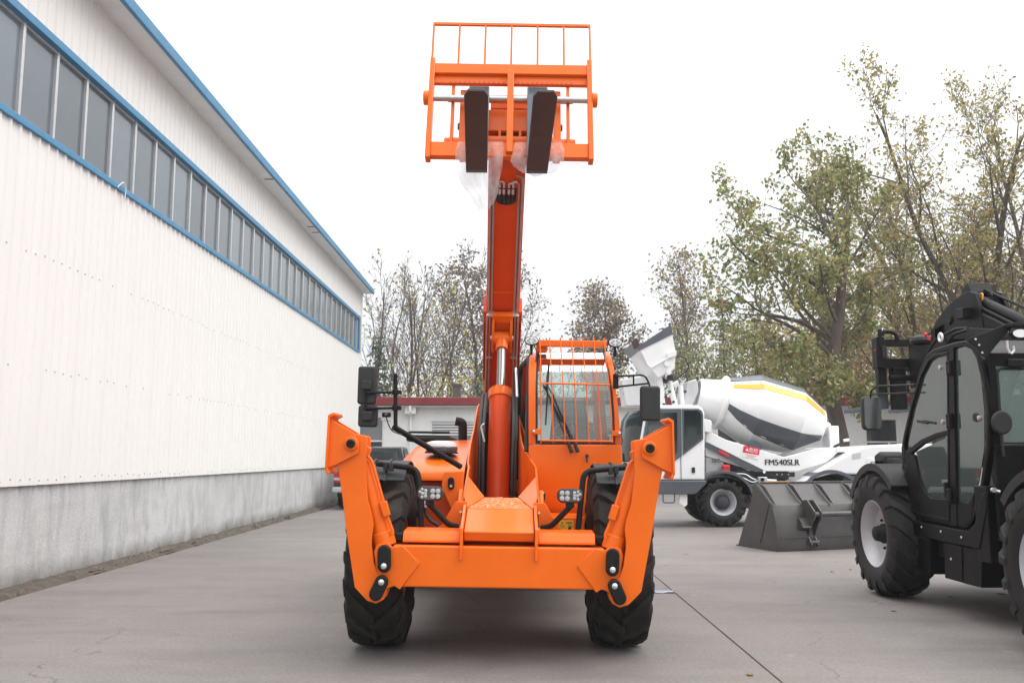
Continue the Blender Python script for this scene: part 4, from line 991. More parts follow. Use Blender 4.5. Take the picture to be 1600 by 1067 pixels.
# forks
for (xh, xt) in ((-.305, -.268), (.263, .300)):
    hw = .100
    sh = cbox(MB(), xh - hw, xh + hw, -.26, .685, .055, .105)
    fk = sh.build('fork', M['fork_steel'], fcar, bev=.006)
    cbox(MB(), xh - hw * .98, xh + hw * .98, .60, .69, -.03, .105).build('fork_hook', M['fork_steel'], fcar, bev=.01)
    Lf = 1.20
    def fp(x, f, t): return cp(x + (xt - xh) * f / Lf, t, .105 + f)
    top = [(-hw, 0), (-hw, Lf - .07), (-hw * .68, Lf), (hw * .68, Lf), (hw, Lf - .07), (hw, 0)]
    V = [fp(xh + x, f, -.26) for x, f in top] + [fp(xh + x, f, -.26 + (.055 if f < 1 else .028)) for x, f in top]; n = 6
    MB().add(V, [tuple(range(n)), tuple(range(2 * n - 1, n - 1, -1))] + [(i, (i + 1) % n, n + (i + 1) % n, n + i) for i in range(n)]).build('fork_blade', M['fork_dark'], fcar, bev=.006)
# ------------------------------------------------------------------ orange cab
SEC = [(694, 8.10, 826, 837, 961, 971), (650, 8.095, 826, 837, 960, 967), (610, 8.12, 826, 837, 957, 963), (580, 8.18, 826, 837.5, 952, 960), (560, 8.28, 827, 838.5, 947.5, 956), (551, 8.42, 829, 840, 945, 952)]
S = []
for v, Y, a, b, c, d in SEC: S.append([lp(u, v, Y) for u in (a, b, c, d)])
YB = ly(9.75); topz = S[-1][0].z
cabf = MB()
def strip(mb, A, B, dep):
    """pillar: quad section between polylines A (outer) and B (inner), going back by dep"""
    rings = [[a, b, b + Vector((0, dep, 0)), a + Vector((0, dep, 0))] for a, b in zip(A, B)]
    return mb.loft(rings)
cab = strip(MB(), [s[0] for s in S], [s[1] for s in S], .07).build('cab', OR, ot, bev=.006)
strip(MB(), [s[3] for s in S], [s[2] for s in S], .07).build('cab_pillar', OR, cab, bev=.006)
# lower front panel, a little curved
LPN = [(694.5, 8.10, 826, 971), (712, 8.092, 826, 972), (760, 8.10, 827, 975), (800, 8.15, 828, 976), (835, 8.25, 829, 976)]
rings = []
for v, Y, a, b in LPN:
    p, q = lp(a, v, Y), lp(b, v, Y); rings.append([p, q, Vector((q.x, YB, q.z)), Vector((p.x, YB, p.z))])
MB().loft(rings).build('cab_front_panel', OR, cab, bev=.01)
# windscreen
ws = MB(); n = len(S)
for i in range(n - 1):
    ws.quad(S[i][1] + Vector((0, .02, 0)), S[i][2] + Vector((0, .02, 0)), S[i + 1][2] + Vector((0, .02, 0)), S[i + 1][1] + Vector((0, .02, 0)))
ws.build('windscreen', M['cab_glass'], cab, smooth=60)
fr = MB()
w = .018
for side, off in ((1, w), (2, -w)):
    A = [s[side] + Vector((0, .012, 0)) for s in S]; B = [s[side] + Vector((off, .012, 0)) for s in S]; strip(fr, A, B, .005)
a, b = S[0][1], S[0][2]; fr.bb(a.x, b.x, a.y + .01, a.y + .016, a.z, a.z + .035)
fr.build('glass_seal', M['ink'], cab)
xl, xr = S[0][0].x, S[0][3].x; xl2, xr2 = S[-1][0].x, S[-1][3].x
zb = S[0][0].z; yf2 = S[-1][0].y
# roof: frame with glass panel, rear posts, side frames
rf = MB()
rf.loft([[(xl2, yf2, topz - .03), (xl2 + .07, yf2, topz - .03), (xl2 + .07, yf2, topz), (xl2, yf2, topz)], [(xl2, YB, topz), (xl2 + .07, YB, topz), (xl2 + .07, YB, topz + .03), (xl2, YB, topz + .03)]])
rf.loft([[(xr2 - .07, yf2, topz - .03), (xr2, yf2, topz - .03), (xr2, yf2, topz), (xr2 - .07, yf2, topz)], [(xr2 - .07, YB, topz), (xr2, YB, topz), (xr2, YB, topz + .03), (xr2 - .07, YB, topz + .03)]])
rf.build('roof_frame', OR, cab, bev=.006)
ym = (yf2 + YB) / 2
MB().quad((xl2 + .07, yf2, topz - .01), (xr2 - .07, yf2, topz - .01), (xr2 - .07, YB - .08, topz + .015), (xl2 + .07, YB - .08, topz + .015)).build('roof_glass', M['roof_glass'], cab, recalc=False)
MB().bb(xl2 + .07, xr2 - .07, ym - .03, ym + .03, topz - .045, topz - .015).build('roof_bow', M['ink'], cab)
for (x0, x1, t0, t1) in ((xl, xl + .06, xl2, xl2 + .06), (xr - .06, xr, xr2 - .06, xr2)):
    MB().loft([[(x0, YB - .07, .9), (x1, YB - .07, .9), (x1, YB, .9), (x0, YB, .9)], [(t0, YB - .07, topz), (t1, YB - .07, topz), (t1, YB, topz), (t0, YB, topz)]]).build('rear_post', OR, cab)
MB().quad((xl + .06, YB - .04, zb - .2), (xr - .06, YB - .04, zb - .2), (xr2 - .06, YB - .04, topz - .06), (xl2 + .06, YB - .04, topz - .06)).build('rear_glass', M['cab_glass'], cab, recalc=False)
MB().bb(xl2, xr2, YB - .08, YB, topz - .03, topz + .03).build('rear_header', M['ink'], cab)
for zr in (2.03,): MB().bb(xl2 + .03, xr2 - .03, ly(9.55), ly(9.58), zr - .022, zr + .022).build('rear_rail', M['ink'], cab)
# dark boom-side wall with its glass, door side with glass
MB().quad((xl - .012, S[0][0].y + .02, zb - .35), (xl - .10, YB, zb - .35), (xl2 - .085, YB, topz), (xl2 - .004, yf2 + .02, topz)).build('side_window', M['black_cab_glass'], cab, recalc=False)
sw = MB().pipe([(xl - .018, S[0][0].y + .03, zb - .06), (xl2 - .01, yf2 + .03, topz - .04), (xl2 - .09, YB - .02, topz - .02), (xl - .105, YB - .02, zb - .06)], .022, 8, .15, 5).build('side_window_frame', M['ink'], cab)
MB().quad((xr, S[0][0].y + .07, zb - .3), (xr, YB - .07, zb - .3), (xr2, YB - .07, topz - .03), (xr2, yf2 + .05, topz - .03)).build('door_glass', M['cab_glass'], cab, recalc=False)
# inside
MB().bb(xl + .05, xr - .05, S[0][0].y + .10, YB - .1, .88, .92).build('cab_floor', M['ink'], cab)
MB().prism([(ly(8.22), zb - .10), (ly(8.22), zb + .05), (ly(8.42), zb + .02), (ly(8.50), zb - .14)], 'yz', xl + .12, xr - .12).build('dashboard', M['ink_grey'], cab, bev=.02)
xc = (xl + xr) / 2 + .04
MB().bb(xc - .24, xc + .24, ly(8.98), ly(9.46), zb - .16, zb - .04).build('seat', M['seat_fabric'], cab, bev=.05, seg=3)
MB().loft([[(xc - .23, ly(9.36), zb - .08), (xc + .23, ly(9.36), zb - .08), (xc + .23, ly(9.50), zb - .08), (xc - .23, ly(9.50), zb - .08)], [(xc - .17, ly(9.50), zb + .46), (xc + .17, ly(9.50), zb + .46), (xc + .17, ly(9.60), zb + .46), (xc - .17, ly(9.60), zb + .46)]]).build('seat_back', M['seat_fabric'], cab, bev=.05, seg=3)
sc = Vector((xc - .02, ly(8.66), zb + .12)); ring = []
ax = Vector((0, -.55, .83)).normalized(); u_ = Vector((1, 0, 0)); w_ = ax.cross(u_)
for k in range(25):
    a = 2 * PI * k / 24; ring.append(sc + (u_ * math.cos(a) + w_ * math.sin(a)) * .19)
st_ = MB().tube(ring, .015, 8, cap=False)
for a in (90, 210, 330): st_.cyl(sc, sc + (u_ * math.cos(R(a)) + w_ * math.sin(R(a))) * .19, .013, 6)
st_.cyl(sc, sc - ax * .34, .03, 10); st_.build('steering_wheel', M['ink_grey'], cab)
# guard in front of the windscreen
GT = [843.5, 859, 876, 893.5, 911, 928.5, 945]; GB = [845.5, 864.5, 883, 901.5, 920.5, 939, 957.5]
gd = MB(); a = lp(842, 541, 8.22); b = lp(948, 532.5, 8.22)
gd.bb(a.x, b.x, a.y, a.y + .06, a.z, b.z); gd = gd.build('windscreen_guard', OR, ot, bev=.006)
for t, bt in zip(GT, GB):
    m_ = t * .5 + bt * .5 - .6
    MB().pipe([lp(t, 534, 8.21), lp(t + 1.2, 560, 8.10), lp(m_ + 1, 600, 8.02), lp(bt, 692, 8.02)], .0052, 6, .1).build('guard_bar', OR, gd)
    q = lp(t, 534, 8.25); MB().box(q + Vector((0, .06, .02)), (.008, .10, .045)).build('guard_tab', OR, gd)
for (u0, v0, u1, v1) in ((845.5, 598.5, 953.5, 601.2), (845.5, 688, 958, 689.5)):
    MB().cyl(lp(u0, v0, 8.012), lp(u1, v1, 8.012), .0085, 8).build('guard_rail', OR, gd)
for (u0, u1, v) in ((832, 846, 674), (957, 970, 677)):
    a = lp(u0, v + 4, 8.02); b = lp(u1, v - 4, 8.02); MB().bb(a.x, b.x, a.y, a.y + .07, a.z, b.z).build('guard_lug', OR, gd, bev=.004)
    q = lp(u0 + 2 if u0 < 900 else u1 - 2, v, 8.015); MB().lathe([(0, .013), (.008, .012), (.012, .006)], q, (0, -1, 0), 12).build('bolt', ST, gd)
a = lp(838, 556, 8.3); MB().bb(a.x, a.x + .10, a.y, a.y + .12, topz - .005, topz + .09).build('lamp_stand', OR, cab, bev=.006)
for (u, v) in ((830.7, 532), (961.5, 535)):
    c = lp(u, v, 8.22); el = [(c.x + .066 * math.cos(2 * PI * k / 24), c.z + .042 * math.sin(2 * PI * k / 24)) for k in range(24)]
    rl = MB().prism(el, 'xz', c.y, c.y + .055).build('roof_lamp', BK, ot, bev=.012, seg=3)
    el2 = [(c.x + .058 * math.cos(2 * PI * k / 24), c.z + .035 * math.sin(2 * PI * k / 24)) for k in range(24)]
    MB().prism(el2, 'xz', c.y - .004, c.y).build('lens', M['lens_bright'], rl)
    for k in range(6):
        a = 2 * PI * k / 6; MB().lathe([(0, .012), (.007, .010), (.009, .004)], (c.x + .034 * math.cos(a), c.y - .004, c.z + .019 * math.sin(a)), (0, -1, 0), 10).build('led', M['led'], rl)
    MB().cyl(c + Vector((0, .03, -.04)), c + Vector((0, .04, -.13)), .012, 8).build('lamp_stem', BK, rl)
    MB().pipe([c + Vector((.02, .04, -.03)), c + Vector((.05, .02, -.10)), c + Vector((.04, .0, -.20))], .005, 6, .04).build('lamp_cable', M['hose'], rl)
# wipers
for (pv, kn, tip, b0, b1) in (((894, 707), (887, 690), (853, 607), (849, 601), (878, 660)), ((903, 706), (897, 690), (858, 606), (862, 612), (893, 690))):
    wp = MB().tube([lp(*pv, 8.03), lp(*kn, 8.05)], [.020, .016], 8).build('wiper', M['ink'], ot, bev=.004)
    MB().cyl(lp(*kn, 8.06), lp(*tip, 8.075), .0065, 6).build('wiper_arm', M['ink'], wp)
    MB().cyl(lp(*b0, 8.08), lp(*b1, 8.085), .0085, 6).build('wiper_blade', M['ink'], wp)
wp = MB().box(lp(853, 605, 8.08), (.05, .03, .03)).build('wiper', M['ink'], ot, bev=.006)
MB().cyl(lp(853, 605, 8.07), lp(857, 570, 8.16), .007, 6).build('wiper_arm', M['ink'], wp)
MB().cyl(lp(858, 568, 8.16), lp(852.5, 664, 8.07), .008, 6).build('wiper_blade', M['ink'], wp)
MB().pipe([lp(917, 712, 8.07), lp(917, 722, 8.06)], .008, 8).lathe([(0, .016), (.02, .016)], lp(917, 712, 8.08), (0, -1, 0), 12).build('washer_jet', M['ink'], ot)
# right mirror on its frame
MB().bb(*(lambda a, b: (a.x, b.x, a.y, a.y + .05, a.z, b.z))(lp(958.5, 607, 8.0), lp(966.5, 584, 8.0))).build('mirror_bracket', BK, ot, bev=.004)
mf = MB().pipe([lp(962, 588, 7.98), lp(1007, 585.5, 7.92), lp(1015, 600, 7.92), lp(1015.5, 612, 7.92)], .0085, 8, .07, 5).build('mirror_frame', BK, ot)
MB().cyl(lp(962, 604.5, 7.98), lp(1013, 599, 7.92), .0085, 8).build('frame_bar', BK, mf)
MB().cyl(lp(990, 586.5, 7.95), lp(990, 601.5, 7.95), .0075, 8).build('frame_bar', BK, mf)
x0, z0 = lxz(1000.5, 657.5, 7.92); x1, z1 = lxz(1031.5, 603, 7.92)
mh = MB().prism(rrect(x0, x1, z0, z1, .028, 5), 'xz', ly(7.90), ly(7.975)).build('mirror', BP, ot, bev=.02, seg=3)
MB().prism(rrect(x0 + .01, x1 - .01, z0 + .01, z1 - .01, .02, 5), 'xz', ly(7.976), ly(7.979)).build('mirror_glass', M['steel'], mh)
# chrome breather, tank panel with yellow fuel sticker
c = lp(845, 777, 7.6); MB().lathe([(-.05, .030), (-.02, .032), (-.018, .04), (.035, .04), (.045, .03), (.045, 0)], c, (0, 0, 1), 18, cap=False).build('breather_cap', M['steel'], ot)
a = lp(800, 842, 7.55); b = lp(914, 808, 7.55)
fp_ = MB().bb(.33, b.x, ly(7.55), ly(8.1), .62, b.z).build('tank_panel', OR, ot, bev=.01)
a = lp(872.5, 828, 7.55); b = lp(896, 812.5, 7.55); yl = ly(7.55)
sk = MB().bb(a.x, b.x, yl - .003, yl - .0005, a.z, b.z).build('fuel_sticker', M['label_yellow'], fp_)
w_, h_ = b.x - a.x, b.z - a.z
def sbox(x0, x1, z0, z1, y=-.0045): return MB().bb(a.x + w_ * x0, a.x + w_ * x1, yl + y, yl - .0032, a.z + h_ * z0, a.z + h_ * z1)
pm_ = sbox(.66, .84, .14, .58); pm_.bb(a.x + w_ * .63, a.x + w_ * .87, yl - .0045, yl - .0032, a.z + h_ * .08, a.z + h_ * .135); pm_.bb(a.x + w_ * .87, a.x + w_ * .90, yl - .0045, yl - .0032, a.z + h_ * .22, a.z + h_ * .5)
pm_.build('pump_symbol', M['ink'], fp_)
sbox(.70, .80, .38, .52, -.006).build('pump_window', M['label_yellow'], fp_)
for k in range(4): sbox(.52 + k * .105, .60 + k * .105, .70, .82).build('sticker_mark', M['ink'], fp_)
MB().prism([(a.x + w_ * .18, a.z + h_ * .68), (a.x + w_ * .32, a.z + h_ * .68), (a.x + w_ * .25, a.z + h_ * .84)], 'xz', yl - .0045, yl - .0032).build('sticker_mark', M['ink'], fp_)
for k in range(3): sbox(.10, .40, .50 - k * .13, .52 - k * .13).build('sticker_mark', M['ink'], fp_)

# foam crumbs left on the nose deck
rr = random.Random(3); mb = MB()
for k in range(220):
    t = rr.random(); x = rr.uniform(-1, 1) * (.235 * (1 - t) + .14 * t); y = ly(6.775 + t * .55); z = zC + (1.12 - zC) * t + .002; r = rr.uniform(.0025, .008)
    mb.add([(TL + Matrix.Rotation(LEAN, 3, 'Y') @ Vector(p)) for p in ((x - r, y - r * .6, z), (x + r, y - r, z + r * .2), (x + r * .4, y + r, z), (x, y, z + r * .8))], [(0, 1, 3), (1, 2, 3), (2, 0, 3)])
tag(mb.build('foam_crumbs', M['crumb'], smooth=0), 'pale crumbs of packing foam scattered on the orange nose deck', 'debris', kind='stuff')

# ------------------------------------------------------------------ packing film hanging from the fork carriage
def film(name, rows, Y, label, seed, amp=.03, cols=26):
    rr = random.Random(seed); G = []
    ph = [rr.uniform(0, 6) for _ in range(4)]
    K = len(rows); fine = []
    for i in range(K - 1):
        for j in range(6):
            t = j / 6; fine.append([rows[i][q] * (1 - t) + rows[i + 1][q] * t for q in range(4)])
    fine.append(list(rows[-1]))
    for i, (v, a, b, dY) in enumerate(fine):
        G.append([])
        for k in range(cols):
            t = k / (cols - 1); u = a + (b - a) * t
            vv = v + 2.2 * math.sin(t * 9 + ph[0]) * (i / len(fine)) + 3 * math.sin(t * 3.1 + ph[1]) * (i / len(fine)) + rr.uniform(-.3, .3)
            yy = Y + dY + amp * math.sin(t * 17 + ph[2] + i * .10) * (.4 + .6 * t) + amp * .5 * math.sin(t * 31 + ph[3] - i * .23) + rr.uniform(-.006, .006)
            G[-1].append(at(u, vv, yy))
    c = G[0][cols // 2]
    m = MB(); V = [p - c for r in G for p in r]
    m.add(V, [(i * cols + j, i * cols + j + 1, (i + 1) * cols + j + 1, (i + 1) * cols + j) for i in range(len(fine) - 1) for j in range(cols - 1)])
    o = m.build(name, M['wrap_film'], smooth=50, recalc=False); o.location = c
    return tag(o, label, 'plastic film', 'packing film on the forks')
film('packing_film', [(221, 716, 786, 0), (236, 711, 787, 0), (262, 712, 785, .0), (285, 720, 780, .02), (306, 735, 778, .03), (326, 748, 770, .04)], 8.252, 'long clear packing film hanging from the left fork over the boom', 41, .012, 40)
film('packing_film', [(222, 806, 878, 0), (236, 802, 882, 0), (252, 797, 881, 0), (262, 803, 877, .01), (272, 818, 862, .02)], 8.252, 'short crumpled packing film wrapped behind the right fork', 42, .012, 40)
# ================================================================== BLACK TELEHANDLER (drives away from the viewer, near side on X = 4.0)
bt = thing('telehandler', (5.05, 8.0, 0), 'glossy black telehandler at the right edge, seen from behind its cab door', 'telehandler')
KP, KS = M['black_paint'], M['black_satin']
o_ = Vector(OFF[bt.name])
def yz(px, X): return [(lambda p: (p.y, p.z))(atX(u, v, X)) for u, v in px]
def inset(P, d):
    n = len(P); A = sum(P[i][0] * P[(i + 1) % n][1] - P[(i + 1) % n][0] * P[i][1] for i in range(n)); sg = 1 if A > 0 else -1
    o = []
    for i in range(n):
        a, b, c = Vector(P[i - 1]), Vector(P[i]), Vector(P[(i + 1) % n])
        e1 = (b - a).normalized(); e2 = (c - b).normalized()
        n1 = Vector((-e1.y, e1.x)) * sg; n2 = Vector((-e2.y, e2.x)) * sg
        m = (n1 + n2); m = m / max(.35, m.dot(n1)); o.append((b.x + m.x * d, b.y + m.y * d))
    return o
def ring_prism(P, d, x0, x1, mb=None):
    mb = mb or MB(); Q = inset(P, d); n = len(P)
    V = [(x0, *p) for p in P] + [(x0, *p) for p in Q] + [(x1, *p) for p in P] + [(x1, *p) for p in Q]; F = []
    for i in range(n):
        j = (i + 1) % n
        F += [(i, j, n + j, n + i), (2 * n + i, 3 * n + i, 3 * n + j, 2 * n + j), (i, 2 * n + i, 2 * n + j, j), (n + i, n + j, 3 * n + j, 3 * n + i)]
    return mb.add(V, F)
for (X, f) in ((4.02, -1), (6.08, 1)):
    for Y in (9.68, 6.58):
        make_wheel(bt, Vector((X, Y, .64)) - o_, .64, .44, .345, M['rim_grey'], M['black_satin'], M['rubber_clean'], flip=f, rot=.2 + Y, nl=18, down=1, bolts=10, hubr=.30)
CX = 4.02
OUT = [(1408, 700), (1409.5, 730), (1424, 803), (1434, 810), (1490, 822), (1510, 825), (1521, 812), (1536, 760), (1545, 700), (1546, 640), (1541, 600), (1534, 566), (1527, 546), (1518, 536), (1507, 532), (1490, 535), (1459, 545), (1449, 552), (1437, 577), (1422, 632), (1411, 680)]
PO = yz(OUT, CX)
cb = ring_prism(PO, .055, CX, CX + .06).build('cab', KP, bt, bev=.012, seg=3)
ring_prism(PO, .06, CX + .90, CX + .96).build('cab_far_frame', KS, cb)
# front door leaf and rear quarter: post, hinges, panes, lower panel
def plate(px, name, mt, x0, x1, par, bev=.004): return MB().prism(yz(px, CX), 'yz', x0, x1).build(name, mt, par, bev=bev)
plate([(1484, 546), (1491.5, 543), (1497, 822), (1487.5, 820)], 'door_post', KP, CX - .012, CX + .05, cb)
door_out = [(1413, 690), (1414, 728), (1427, 800), (1437, 806), (1486, 816), (1484, 548), (1461, 553), (1452, 560), (1440, 583), (1425, 634), (1415, 680)]
dr = ring_prism(yz(door_out, CX), .035, CX - .016, CX + .03).build('cab_door', KP, bt, bev=.008)
plate([(1413, 712), (1423, 701), (1440, 687), (1462, 677), (1485, 671), (1485, 677.5), (1463, 684), (1442, 694), (1426, 707), (1415, 720)], 'door_arch', KP, CX - .014, CX + .03, dr)
plate([(1412, 700), (1430, 712), (1437, 745), (1446, 768), (1456, 777), (1486, 781), (1487, 815), (1437, 805), (1427, 799), (1415, 735)], 'door_panel', KP, CX - .012, CX + .03, dr, .008)
plate([(1430, 706), (1485, 680), (1486, 780), (1456, 776), (1447, 768), (1438, 746)], 'door_lower_glass', M['black_cab_glass'], CX + .008, CX + .014, dr, 0)
plate([(1416, 716), (1420, 672), (1428, 634), (1442, 585), (1454, 562), (1463, 556), (1483, 552), (1484, 672), (1462, 679), (1441, 689), (1425, 702)], 'door_upper_glass', M['black_cab_glass'], CX + .008, CX + .014, dr, 0)
plate([(1492, 546), (1507, 541), (1516, 545), (1524, 560), (1531, 590), (1536, 640), (1536, 700), (1528, 752), (1516, 790), (1497, 786)], 'quarter_glass', M['black_cab_glass'], CX + .010, CX + .016, cb, 0)
plate([(1497, 784), (1514, 787), (1522, 770), (1519, 810), (1509, 822), (1497, 820)], 'quarter_panel', KP, CX - .004, CX + .03, cb)
for v in (575, 658, 775):
    q = atX(1488, v, CX); MB().bb(CX - .045, CX - .012, q.y - .035, q.y + .035, q.z - .07, q.z + .07).build('door_hinge', KS, dr, bev=.008)
    for dz in (-.05, .05): MB().lathe([(0, .012), (.008, .010)], (CX - .045, q.y, q.z + dz), (-1, 0, 0), 8).build('hinge_bolt', KS, dr)
for (u, v) in ((1470, 574), (1474, 659), (1531, 653)):
    q = atX(u, v, CX + .012); MB().lathe([(0, .022), (.015, .022), (.02, .012)], q, (-1, 0, 0), 12).build('glass_fixing', M['zinc'], dr)
q = atX(1526, 652, CX + .012); MB().lathe([(0, .04), (.018, .036)], q, (-1, 0, 0), 16).build('glass_latch', M['ink'], dr)
q = atX(1484, 765, CX); MB().bb(CX - .05, CX - .016, q.y - .02, q.y + .02, q.z - .07, q.z + .07).build('door_handle', KS, dr, bev=.008)
c = atX(1415, 732, CX); MB().lathe([(0, .055), (.012, .05), (.012, .035), (.004, .03)], c + Vector((-.004, 0, 0)), (-1, 0, 0), 18).build('door_lock', M['ink'], dr)
# cab box: roof, floor, rear frame and window, windscreen
ys = [p[0] for p in PO]; yr = min(ys); yfm = max(ys)
rt = atX(1507, 532, CX); zt = rt.z; rf0 = atX(1455, 546, CX); rr1 = atX(1530, 552, CX)
MB().prism([(rf0.y, rf0.z - .02), (rf0.y, rf0.z + .01), (rt.y, zt), (rr1.y, rr1.z), (rr1.y, rr1.z - .05), (rt.y, zt - .04)], 'yz', CX + .06, CX + .90).build('cab_roof', KP, cb, bev=.01)
fl_ = atX(1490, 815, CX); MB().bb(CX + .06, CX + .9, yr + .08, yfm - .15, fl_.z, fl_.z + .05).build('cab_floor', KS, cb)
MB().quad((CX + .06, atX(1411, 690, CX).y - .03, atX(1411, 690, CX).z), (CX + .9, atX(1411, 690, CX).y - .03, atX(1411, 690, CX).z), (CX + .9, rf0.y - .02, rf0.z), (CX + .06, rf0.y - .02, rf0.z)).build('windscreen', M['cab_glass'], cb, recalc=False)
YRr = atX(1546, 660, CX).y
zlo = at(1570, 695, YRr).z; zhi = at(1570, 572, YRr).z; ztop = rr1.z - .03
MB().bb(CX + .03, CX + .96, YRr, YRr + .05, .75, zlo).build('rear_panel', KP, cb, bev=.01)
MB().bb(CX + .03, CX + .96, YRr, YRr + .05, zhi, ztop + .02).build('rear_header', KP, cb)
MB().bb(CX + .03, CX + .085, YRr, YRr + .05, zlo, zhi).build('rear_pillar', KP, cb)
MB().bb(CX + .90, CX + .96, YRr, YRr + .05, zlo, zhi).build('rear_pillar', KP, cb)
MB().bb(CX + .085, CX + .90, YRr + .02, YRr + .026, zlo, zhi).build('rear_glass', M['black_cab_glass'], cb)
MB().pipe([(CX + .10, YRr + .012, zlo + .02), (CX + .10, YRr + .012, zhi - .02), (CX + .885, YRr + .012, zhi - .02), (CX + .885, YRr + .012, zlo + .02), (CX + .10, YRr + .012, zlo + .02)], .012, 6, .05).build('glass_seal', M['ink'], cb)
MB().bb(CX + .18, CX + .32, YRr - .03, YRr, zhi - .01, zhi + .06).build('wiper_motor', KS, cb, bev=.01)
# seat, wheel and inner mirror
MB().bb(CX + .28, CX + .72, 8.0, 8.4, 1.35, 1.47).build('seat', M['seat_fabric'], cb, bev=.04, seg=3)
MB().loft([[(CX + .28, 7.92, 1.42), (CX + .72, 7.92, 1.42), (CX + .72, 8.05, 1.42), (CX + .28, 8.05, 1.42)], [(CX + .33, 7.80, 1.98), (CX + .67, 7.80, 1.98), (CX + .67, 7.88, 1.98), (CX + .33, 7.88, 1.98)]]).build('seat_back', M['seat_fabric'], cb, bev=.04, seg=3)
sc = Vector((CX + .45, 8.72, 1.62)); ax = Vector((0, -.5, .86)).normalized(); u_ = Vector((1, 0, 0)); w_ = ax.cross(u_)
s_ = MB().tube([sc + (u_ * math.cos(2 * PI * k / 20) + w_ * math.sin(2 * PI * k / 20)) * .18 for k in range(21)], .014, 6, cap=False); s_.cyl(sc, sc - ax * .4, .03, 8)
s_.build('steering_wheel', M['ink_grey'], cb)
q = at(1563, 660, YRr - .04); e_ = [(q.x + .085 * math.cos(2 * PI * k / 20), q.z + .10 * math.sin(2 * PI * k / 20)) for k in range(20)]
rm = MB().prism(e_, 'xz', q.y - .04, q.y).build('round_mirror', M['ink'], bt, bev=.015, seg=3)
MB().pipe([(q.x, q.y, q.z - .05), (q.x + .01, q.y, q.z - .28)], .012, 8).build('mirror_stem', M['ink'], rm)
# roof bracket at the back with lamp
bp_ = [at(u, v, 7.42) for u, v in ((1508, 531), (1571, 507), (1580, 512), (1556, 540), (1541, 559), (1534, 556), (1527, 544))]
rb = MB().slab(bp_, .012).build('roof_bracket', KS, bt, bev=.003)
for (u, v) in ((1524, 530), (1529.5, 539), (1534.5, 551)): MB().lathe([(0, .010), (.008, .008)], at(u, v, 7.41), (0, -1, 0), 8).build('bolt', M['zinc'], rb)
a = at(1571, 507, 7.42); MB().bb(a.x, a.x + .9, 7.30, 7.44, a.z - .03, a.z).build('roof_shelf', KS, rb, bev=.004)
c = at(1594, 521, 7.30); e_ = [(c.x + .070 * math.cos(2 * PI * k / 20), c.z + .042 * math.sin(2 * PI * k / 20)) for k in range(20)]
wl_ = MB().prism(e_, 'xz', c.y, c.y + .06).build('work_lamp', KS, bt, bev=.01)
e2 = [(c.x + .060 * math.cos(2 * PI * k / 20), c.z + .034 * math.sin(2 * PI * k / 20)) for k in range(20)]
MB().prism(e2, 'xz', c.y - .005, c.y).build('lens', M['lens_bright'], wl_)
MB().pipe([at(1573, 532, 7.4), at(1574, 545, 7.4), at(1578, 552, 7.4)], .012, 8, .03).pipe([at(1583, 540, 7.4), at(1585, 548, 7.4), at(1580, 553, 7.4)], .010, 8, .02).build('hose_fitting', M['zinc'], rb)
# lower body: sill, boxes, belly
SX = 4.0
def bplate(px, name, mt, x0, x1, bev=.006): return MB().prism(yz(px, SX), 'yz', x0, x1).build(name, mt, bt, bev=bev)
bplate([(1423, 812), (1437, 815), (1510, 829), (1522, 818), (1533, 772), (1540, 768), (1542, 790), (1530, 858), (1424, 836)], 'side_sill', KP, SX, SX + .5, .012)
bplate([(1426, 838), (1450, 842), (1450.5, 897), (1431, 891)], 'step_box', KP, SX + .02, SX + .5)
bplate([(1471, 846.5), (1499, 852.5), (1500, 910), (1473, 902.5)], 'tool_box', KP, SX + .02, SX + .5)
bplate([(1500.5, 853), (1530, 859), (1529, 918), (1501, 911)], 'tank_side', KP, SX + .025, SX + .5)
bplate([(1451, 842), (1470, 846), (1472, 902), (1451, 896)], 'step_well', M['ink'], SX + .16, SX + .5, 0)
for (u, v) in ((1440, 823), (1470, 830), (1502, 839), (1486, 873)): MB().lathe([(0, .012), (.006, .01)], atX(u, v, SX), (-1, 0, 0), 8).build('bolt', M['zinc'], bt)
q = atX(1529, 900, SX).y
MB().bb(4.10, 6.0, q, q + 1.6, .50, 1.15).build('chassis', KS, bt, bev=.02)
MB().bb(4.45, 5.65, 5.4, 10.4, .55, 1.0).build('main_frame', KS, bt, bev=.02)
MB().bb(4.01, 5.0, q + .01, YRr + .1, .56, 1.2).build('rear_box', KP, bt, bev=.01)
MB().cyl((4.3, 9.68, .64), (5.8, 9.68, .64), .11, 12).build('axle', KS, bt)
MB().cyl((4.3, 6.58, .64), (5.8, 6.58, .64), .11, 12).build('axle', KS, bt)
q = at(1551, 765, YRr - .03); MB().cyl(q, q + Vector((.05, -.02, -.015)), .013, 8).lathe([(0, .02), (.03, .02)], q, (0, -1, 0), 12).build('coupling', M['zinc'], bt)
# fenders
for (Yc, a0, a1) in ((9.68, 30, 138), (6.58, 40, 150)):
    arc = []
    for (rad, order) in ((.735, 1), (.715, -1)):
        pts = [(Yc + rad * math.cos(R(a)), .64 + rad * math.sin(R(a))) for a in range(a0, a1, 7)]; arc += pts[::order]
    fe = MB().prism(arc, 'yz', 3.85, 4.30).build('fender', M['black_plastic'], bt, bev=.006)
    lip = []
    for (rad, order) in ((.737, 1), (.66, -1)):
        pts = [(Yc + rad * math.cos(R(a)), .64 + rad * math.sin(R(a))) for a in range(a0, a1, 7)]; lip += pts[::order]
    MB().prism(lip, 'yz', 3.834, 3.849).build('fender_lip', M['black_plastic'], fe)
